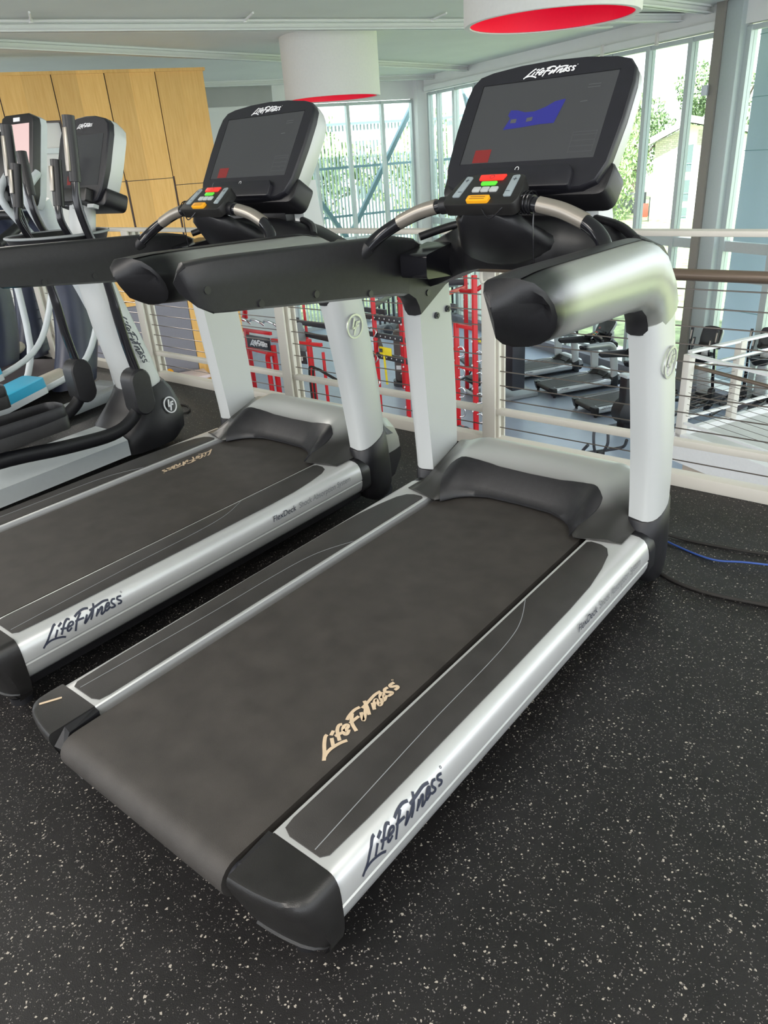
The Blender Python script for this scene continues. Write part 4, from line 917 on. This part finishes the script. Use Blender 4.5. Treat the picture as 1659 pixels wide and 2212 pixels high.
def plain(name, label, cat, m, bm, group=None, sharp=40): return tag(obj(name, bm, m, None, sharp), label, cat, group)
bm = B(); box(bm, at(-7.83, 10.42, 1.40), (.34, .02, .15), .003, Euler((0, 0, R(-10)))); box(bm, at(-7.86, 10.42, 1.05), (.05, .015, .62), .003, Euler((0, R(-4), R(-10))))
SG = plain('rig_label', 'yellow label with hanging strap on the black beam of the red rig', 'label', 'yellow', bm)
q = B(); box(q, at(-7.94, 10.405, 1.41), (.07, .01, .07)); obj('label_mark', q, 'blackf', SG)
for k, (x, y, z, r) in enumerate(((-5.75, 9.75, .18, .20), (-5.60, 9.70, .18, .22), (-5.50, 9.68, .16, .16))):
    bm = B(); cyl(bm, at(x - .03, y, z + .05), at(x + .03, y - .02, z + .05), r, 28); tube(bm, [at(x, y, z + .05) + V((.0, 1, 0)) * r * math.cos(a) + V((0, 0, r * math.sin(a))) for a in [2 * math.pi * j / 24 for j in range(24)]], .022, 8, 1, closed=True)
    plain('weight_plate', ('black weight plate leaning at the foot of the red rig, leftmost', 'black weight plate leaning at the foot of the red rig, middle of three', 'smaller black weight plate leaning at the foot of the red rig, rightmost')[k], 'weight plate', 'blackf', bm, 'weight plates at the foot of the red rig')
# punching bag pair
T = thing('punching_bag', 'black punching bag with a pale mark beside the red rig', 'punching bag', (-9.1, 12.55, LZ))
q = B(); loft(q, [[V((.19 * k * math.cos(a), .19 * k * math.sin(a), z)) for a in [2 * math.pi * j / 20 for j in range(20)]] for z, k in ((.10, .8), (.14, 1), (1.22, 1), (1.26, .8))]); obj('bag', q, 'brown', T, 50)
q = B(); cyl(q, (0, 0, 0), (0, 0, .12), .24, 20); obj('base', q, 'blackf', T)
q = B(); box(q, (.05, -.19, .45), (.16, .02, .09), .002, Euler((0, 0, R(20)))); obj('mark', q, 'whiteink', T)

# mini trampolines / step platforms on a rack
T = thing('mini_trampoline', 'small trampoline with silver rim and yellow label behind the red rig', 'trampoline', (-6.1, 11.4, LZ), yw)
q = B(); tube(q, [(.42 * math.cos(a), .30 * math.sin(a), 1.55 + .05 * math.cos(a)) for a in [2 * math.pi * j / 24 for j in range(24)]], .025, 8, 1, closed=True); obj('rim', q, 'chrome', T, 50)
q = B(); loft(q, [[V((.40 * math.cos(a), .28 * math.sin(a), z + .05 * math.cos(a))) for a in [2 * math.pi * j / 24 for j in range(24)]] for z in (1.54, 1.555)]); obj('mat', q, 'blackf', T, 50)
q = B(); box(q, (.1, -.27, 1.60), (.10, .03, .07)); obj('label', q, 'yellow', T)
for s in (1, -1):
    q = B(); cyl(q, (s * .35, 0, 0), (s * .35, 0, 1.55), .02); obj('leg', q, 'lgrey', T)

# red cable machine with lettered panels at the left
CM = thing('cable_machine', 'red cable machine with black lettered panels, left part of the lower floor', 'cable machine', (0, 0, 0))
cp = [(-12.0, 10.55, 1.45), (-10.88, 10.30, 1.25), (-9.56, 10.09, 1.55), (-10.85, 11.32, 2.02), (-11.17, 11.17, 2.02), (-9.6, 9.74, 1.2), (-9.1, 10.0, 1.35)]
for i, (x, y, h) in enumerate(cp):
    wq = .05 if i in (3, 4, 6) else .09; q = B(); box(q, at(x, y, h / 2), (wq, wq, h), .008, Euler((0, 0, R(-12)))); obj('upright_post', q, 'red', CM)
def bar(nm, p, q2, t, m, dp=.06):
    d = q2 - p; q = B(); box(q, (p + q2) / 2, (math.hypot(d.x, d.y), dp, t), .006, Euler((0, -math.atan2(d.z, math.hypot(d.x, d.y)), math.atan2(d.y, d.x)))); return obj(nm, q, m, CM)
bar('cross_beam', at(-13.2, 10.8, 1.36), at(-10.9, 10.3, 1.50), .07, 'red'); bar('cross_beam', at(-13.2, 10.8, .98), at(-10.9, 10.3, 1.05), .07, 'red'); bar('cross_beam', at(-10.9, 10.3, 1.36), at(-9.1, 9.98, 1.50), .07, 'red')
bar('cross_beam', at(-10.85, 11.3, 1.98), at(-11.17, 11.17, 1.98), .05, 'red')
p1 = bar('lettered_panel', at(-11.95, 10.50, 1.21), at(-10.95, 10.28, 1.26), .28, 'blackf', .03)
p2 = bar('lettered_panel', at(-10.55, 10.20, 1.10), at(-9.66, 10.06, 1.16), .26, 'blackf', .03)
for par, p, q2 in ((p1, at(-11.75, 10.43, 1.14), at(-10.98, 10.26, 1.18)), (p2, at(-10.42, 10.155, 1.04), at(-9.70, 10.04, 1.08))):
    d = (q2 - p); logo('printed_logo', 'whiteink', par, p, d, (0, 0, 1), d.length, .04, .03, False)
for k, (x0, y0, x1, y1, z) in enumerate(((-10.9, 11.0, -9.3, 10.7, 1.62), (-10.7, 10.8, -9.2, 10.4, 1.45), (-9.2, 11.5, -8.4, 11.2, 1.9))):
    bar('black_beam', at(x0, y0, z), at(x1, y1, z + .05), .10, 'blackf')
q = B(); tube(q, [at(-13.3, 11.6, 2.1), at(-13.5, 11.65, 1.85), at(-13.2, 11.6, 1.6), at(-13.3, 11.6, 1.35)], .06, 10, 5); obj('curved_arm', q, 'red', CM, 50)
q = B(); tube(q, [at(-12.7, 11.5, 2.15), at(-13.1, 11.55, 1.85), at(-13.2, 11.6, 1.4)], .05, 10, 5); obj('curved_arm', q, 'red', CM, 50)
q = B(); tube(q, [at(-11.0, 10.2, .0), at(-11.0, 10.2, .8), at(-10.95, 10.18, 1.05), at(-10.7, 10.15, 1.12)], .055, 10, 5); obj('curved_arm', q, 'red', CM, 50)
for (x, y) in ((-9.45, 9.9), (-9.3, 9.85)):
    q = B(); tube(q, [at(x, y, .05), at(x, y, .9), at(x + .1, y, 1.05), at(x + .45, y, .95), at(x + .9, y, .8)], .022, 8, 5); obj('battle_rope', q, 'rope', CM, 50)
for k in range(3):
    q = B(); tube(q, [at(-12.7 + .45 * k, 10.9, 1.52), at(-12.5 + .45 * k, 10.8, 1.62), at(-12.2 + .45 * k, 10.75, 1.60), at(-12.1 + .45 * k, 10.8, 1.52)], .03, 8, 5); obj('chrome_handle', q, 'chrome', CM, 50)
q = B(); box(q, at(-10.15, 10.45, 1.45), (.12, .22, .62), .05, Euler((0, R(-18), R(-12)))); obj('back_pad', q, 'mgrey', CM, 50)
q = B(); box(q, at(-11.0, 11.2, 1.55), (.10, .10, .22), .02); obj('pulley', q, 'blackf', CM)

# second red machine seen right of the left upright
T = thing('lat_machine', 'red and black pulley machine at the far end of the red rig', 'weight machine', (-6.75, 12.9, LZ), yw)
q = B(); box(q, (0, 0, 1.35), (.12, .10, 2.7), .01); obj('mast', q, 'red', T)
q = B(); tube(q, [(0, 0, 2.6), (.15, -.3, 2.45), (.05, -.6, 2.25), (-.4, -.7, 2.2)], .045, 8, 5); obj('arm', q, 'red', T, 50)
q = B(); box(q, (.45, .05, 1.1), (.5, .3, 1.7), .03); obj('weight_stack_cover', q, 'blackf', T)
q = B(); box(q, (.1, -.45, .45), (.4, .7, .12), .03); obj('seat', q, 'black', T)
q = B(); box(q, (.1, 0, .05), (.9, 1.2, .08), .01); obj('base', q, 'mgrey', T)

# dark weighted bars standing in a rack against the far glass
T = thing('bar_rack', 'row of thin black bars standing upright in a rack before the far glass wall', 'bar rack', G(1.6, 1.1, LZ), YAW)
q = B(); box(q, (0, 1.0 * 0, .1), (.4, 3.2, .2), .01); obj('rack_base', q, 'mgrey', T)
q = B(); box(q, (0, 0, 1.0), (.08, 3.2, .06), .01); obj('rack_rail', q, 'mgrey', T)
for k in range(20):
    q = B(); cyl(q, (.0, -1.5 + .158 * k, .2), (.0, -1.5 + .158 * k, 1.75 + .1 * math.sin(k)), .035, 8); obj('bar', q, 'blackf', T)
for k in range(5):
    c = G(2.3, 1.0 + .42 * k, LZ + .16); bm = B(); bmesh.ops.create_icosphere(bm, subdivisions=2, radius=.16, matrix=Matrix.Translation(c))
    m = ('teal_ball', 'yellow', 'teal_ball', 'brown', 'blackf')[k]; cn = ('teal', 'yellow', 'teal', 'brown', 'black')[k]
    plain('medicine_ball', '%s medicine ball before the bar rack, %s from the glass corner' % (cn, ('first', 'second', 'third', 'fourth', 'fifth')[k]), 'medicine ball', m, bm, 'medicine balls before the bar rack', 60)

# counter on the lower floor behind the left treadmill
T = thing('counter', 'low counter with a pinkish white top and timber front, beyond the railing at left', 'counter', (-11.9, 8.05, LZ), math.atan2(BBV.y, BBV.x))
q = B(); bx(-.9, 2.2, -.05, .55, .96, 1.02, .006, q); obj('counter_top', q, 'skin', T); q = B(); bx(-.85, 2.1, 0, .5, 0, .96, 0, q); obj('counter_front', q, 'wood', T)
c = G(0, 0) * 0 + V((-12.0, 8.3, LZ + 1.02)); bm = B(); tube(bm, [c + V((0, 0, .03)), c + V((.06, .02, .06)), c + V((.14, .02, .03))], .03, 8, 4); plain('hand_tool', 'small orange and dark object lying on the pinkish counter top', 'tool', 'orange', bm)

# ------------------------------------------------------------------ outside
GZ = -3.7
q = B(); P0 = [G(-14, -.3), G(60, -.3), G(75, -75), G(-60, -75), G(-60, 30), G(-.3, 30), G(-.3, -.3)]
def gz(p): d = max(0, (p - K).dot(-BBV)); return GZ - .016 * d
vs = [V((p.x, p.y, GZ - .012 * max(0, (p - K).dot(-BBV)))) for p in (G(-60, 30), G(-.3, 30), G(-.3, -.3), G(60, -.3), G(75, -75), G(-60, -75), G(-60, -.3))]
q.faces.new([q.verts.new(v_) for v_ in vs]); bmesh.ops.triangulate(q, faces=q.faces[:]); tag(obj('lawn', q, 'grass', None, 0), 'bright green lawn outside the glass walls', 'lawn', None, 'stuff')
gp = [G(3, -9), G(30, -9), G(30, -14), G(-20, -14)]; q = B(); loft(q, [[V((p.x, p.y, GZ - .12 - .012 * 9 * (1 if i in (0, 1) else 1.5) + dz)) for i, p in enumerate(gp)] for dz in (.06, .10)]); tag(obj('path', q, 'path', None, 0), 'pale concrete path crossing the lawn', 'path')
gp = [G(5, -.4), G(20, -.4), G(20, -1.6), G(5, -1.6)]; q = B(); prism(q, [(p.x, p.y) for p in gp], (0, 0, 0), (1, 0, 0), (0, 1, 0), (0, 0, 1), GZ + .12, GZ - .05); tag(obj('terrace_edge', q, 'path', None, 0), 'pale paving strip directly outside the right glass wall', 'paving')
# roof overhang outside
gbox('trim_11', 'concrete', 5.5, 22, -1.6, -.12, 3.05, 3.35)
# cladding column outside the right glass wall
CC = thing('clad_column', 'wide blue-grey clad column outside the glass at the right edge', 'column', G(11.10, -1.62, GZ), YAW)
q = B(); box(q, (0, 0, 4.0), (.86, .80, 8.0), .03); obj('column_casing', q, 'clad', CC)
for z in (1.6, 3.1, 4.6, 5.5, 6.5):
    q = B(); box(q, (0, 0, z), (.868, .808, .012)); obj('casing_joint', q, 'brace', CC)
# slat screen and braces outside the far glass wall
SC = thing('slat_screen', 'tall screen of white vertical slats outside the far glass wall', 'screen', (0, 0, 0))
q = B()
for k in range(74):
    b = -2.2 + .12 * k; box(q, G(-1.5, b, .6), (.03, .055, 9.0), 0, Euler((0, 0, YAW)))
obj('slats', q, 'slat', SC, 0)
q = B()
for k in range(46):
    a = -1.3 + .115 * k; box(q, G(a, -1.6, .6), (.055, .03, 9.0), 0, Euler((0, 0, YAW)))
obj('slats', q, 'slat', SC, 0)
for z in (-2.2, -.4, 1.0, 2.2, 3.6):
    q = B(); box(q, G(-1.42, 2.2, z), (.05, 8.8, .07), 0, Euler((0, 0, YAW))); obj('screen_rail', q, 'brace', SC)
    q = B(); box(q, G(1.2, -1.5, z), (5.0, .05, .07), 0, Euler((0, 0, YAW))); obj('screen_rail', q, 'brace', SC)
def strut(label, p0, p1, t=.16):
    d = p1 - p0; q = B(); rot = d.to_track_quat('Z', 'Y').to_euler(); box(q, (p0 + p1) / 2, (t, t * .8, d.length), .01, rot); return tag(obj('steel_brace', q, 'brace', None, 30), label, 'steel brace', 'diagonal steel braces outside the far glass wall')
strut('blue-grey diagonal steel brace outside the far glass, descending to the right', G(-.7, 5.0, 2.6), G(-.7, 2.45, -1.05))
strut('blue-grey diagonal steel brace outside the far glass, rising to the right', G(-.7, 2.25, -.75), G(-.7, -.15, 2.75))
strut('blue-grey diagonal steel brace outside the right glass wall, near the corner', G(1.0, -.8, 3.0), G(2.9, -.8, -1.0))

# trees
def tree(label, loc, h, r, m='leaf', n=2200, group='trees outside', trunk=.22, crown_lo=.35, ls=.16):
    T = thing('tree', label, 'tree', loc, 0, group)
    q = B(); tube(q, [(0, 0, 0), (.08, .05, h * .3), (-.05, .1, h * .6), (0, 0, h * .85)], lambda t: trunk * (1 - .75 * t), 9, 5); 
    obj('trunk', q, 'bark', T, 60)
    for k in range(5):
        a = 2 * math.pi * k / 5 + .4; q = B(); tube(q, [(0, .05, h * (.35 + .06 * k)), (r * .4 * math.cos(a), r * .4 * math.sin(a), h * (.5 + .05 * k)), (r * .75 * math.cos(a), r * .75 * math.sin(a), h * (.6 + .06 * k))], lambda t: trunk * .4 * (1 - .8 * t), 6, 4); obj('branch', q, 'bark', T, 60)
    q = B(); blobs = [V((random.uniform(-1, 1) * r * .7, random.uniform(-1, 1) * r * .7, random.uniform(h * crown_lo, h * .92))) for _ in range(16)]
    for _ in range(n):
        c = random.choice(blobs); d = V((random.gauss(0, 1), random.gauss(0, 1), random.gauss(0, 1))).normalized() * r * .42 * random.uniform(.5, 1) ** .5
        p = c + d; s = ls * random.uniform(.6, 1.4); e = Euler((random.uniform(0, 6.28), random.uniform(0, 6.28), random.uniform(0, 6.28))).to_matrix()
        q.faces.new([q.verts.new(p + e @ V(w_)) for w_ in ((-s, 0, 0), (0, -s * .45, 0), (s, 0, 0), (0, s * .45, 0))])
    o = obj('foliage', q, m, T, 0); o['kind'] = 'stuff'
    return T
def gt(a, b): p = G(a, b); return (p.x, p.y, GZ - .012 * max(0, (p - K).dot(-BBV)))
tree('leafy green tree behind the slat screen, left of centre', gt(-8, 5.5), 6.4, 2.6, 'leaf', 2400)
tree('leafy green tree behind the slat screen, centre', gt(-9, 1.0), 6.2, 2.8, 'leaf', 2600)
tree('leafy green tree behind the slat screen near the glass corner', gt(-7, -4), 6.4, 2.6, 'leaf2', 2200)
tree('large bright green tree left of the stone house', (-22.8, 51.5, GZ - .75), 10.5, 4.0, 'leaf2', 9000, trunk=.35, ls=.15)
tree('smaller bright green tree in front of the large one, left of the stone house', (-16.5, 38.2, GZ - .5), 6.2, 2.4, 'leaf2', 5200, trunk=.25, ls=.11)
tree('tall green tree rising behind the stone house roof at its right', (-19.5, 72.5, GZ - .9), 11.0, 4.2, 'leaf', 7000, trunk=.4, ls=.17)
tree('distant green tree behind the stone house roof at its left', (-26.5, 69, GZ - .9), 9.5, 3.6, 'leaf', 5000, trunk=.4, ls=.17)
tree('distant tree hidden mostly by the nearest console', (-27, 52, GZ - .6), 10, 4.5, 'leaf', 5000, trunk=.4, ls=.16)

# stone house
HO = V((-16.93, 53.69, 0)); HR = V((.9487, .3163, 0)); HH = V((-.3163, .9487, 0)); hyaw = math.atan2(HR.y, HR.x); HZ = -4.7
HS = thing('stone_house', 'white and ledge-stone house with a low gable roof beyond the lawn', 'house', (HO.x, HO.y, HZ), hyaw)
q = B(); prism(q, [(-1.9, 0), (4.6, 0), (4.6, 5.3), (.1, 6.35), (-1.9, 5.45)], (0, 0, 0), (1, 0, 0), (0, 0, 1), (0, 1, 0), 8); obj('house_body', q, 'stucco', HS, 30)
q = B(); prism(q, [(-1.95, 0), (-.62, 0), (-.55, 5.9), (-1.95, 5.4)], (0, -.15, 0), (1, 0, 0), (0, 0, 1), (0, 1, 0), .5); obj('stone_pier', q, 'stone', HS, 30)
q = B(); prism(q, [(.62, 3.4), (2.1, 4.0), (2.1, 5.75), (.62, 6.0)], (0, -.05, 0), (1, 0, 0), (0, 0, 1), (0, 1, 0), .1); obj('stone_gable', q, 'stone', HS, 30)
q = B(); prism(q, [(-2.9, 5.05), (.1, 6.45), (5.4, 5.25), (5.4, 5.6), (.1, 6.85), (-2.9, 5.45)], (0, -1.0, 0), (1, 0, 0), (0, 0, 1), (0, 1, 0), 10); obj('roof', q, 'roof', HS, 30)
for z0, z1 in ((3.55, 5.15), (1.75, 3.05), (.3, 1.35)):
    q = B(); bx(-.08, .42, -.04, .1, z0, z1, 0, q); wn_ = obj('window', q, 'glassdark', HS)
    q = B()
    for k in range(6): bx(-.06 + .09 * k, -.04 + .09 * k, -.10, -.08, z0, z0 + .5, 0, q)
    bx(-.08, .42, -.10, -.08, z0 + .48, z0 + .52, 0, q); obj('balcony_rail', q, 'brace', wn_)
q = B(); box(q, HO + HR * -2.3 + HH * -1.5 + V((0, 0, -3.3)), (.6, .05, .85), .01, Euler((0, 0, hyaw))); s_ = tag(obj('lawn_sign', q, 'sign', None, 30), 'red sign board on the lawn left of the stone house', 'sign')
q = B(); box(q, HO + HR * -1.95 + HH * -1.5 + V((0, 0, -3.6)), (.06, .06, 2.2), 0, Euler((0, 0, hyaw))); obj('sign_post', q, 'blackf', s_)
q = B(); box(q, HO + HR * -9 + HH * 6 + V((0, 0, -3.6)), (13, .3, 1.9), .01, Euler((0, 0, hyaw))); tag(obj('garden_wall', q, 'greyp', None, 30), 'low grey wall behind the trees left of the stone house', 'wall')
# white building behind the slat screen
q = B(); box(q, G(-26, 2, -1.0), (8, 26, 7.6), .05, Euler((0, 0, YAW))); HB = tag(obj('white_building', q, 'stucco', None, 30), 'long white building seen through the slat screen above the trees', 'building')
for z in (-.6, 1.6):
    for k in range(6):
        q = B(); box(q, G(-21.96, -8 + 3.6 * k, z), (.1, 1.6, .9), 0, Euler((0, 0, YAW))); obj('window', q, 'glassdark', HB)
# overhead lines
for k, z in enumerate((3.2, 3.9, 5.6)):
    q = B(); tube(q, [V((-34, 44, z + .6)), V((-18, 47, z - .1)), V((2, 50, z + .9)), V((20, 53, z + 2))], .02, 5, 5)
    tag(obj('overhead_line', q, 'whiteink', None, 60), 'thin overhead wire crossing in front of the stone house, %s' % ('lowest of three', 'middle of three', 'highest of three')[k], 'wire', 'overhead wires')
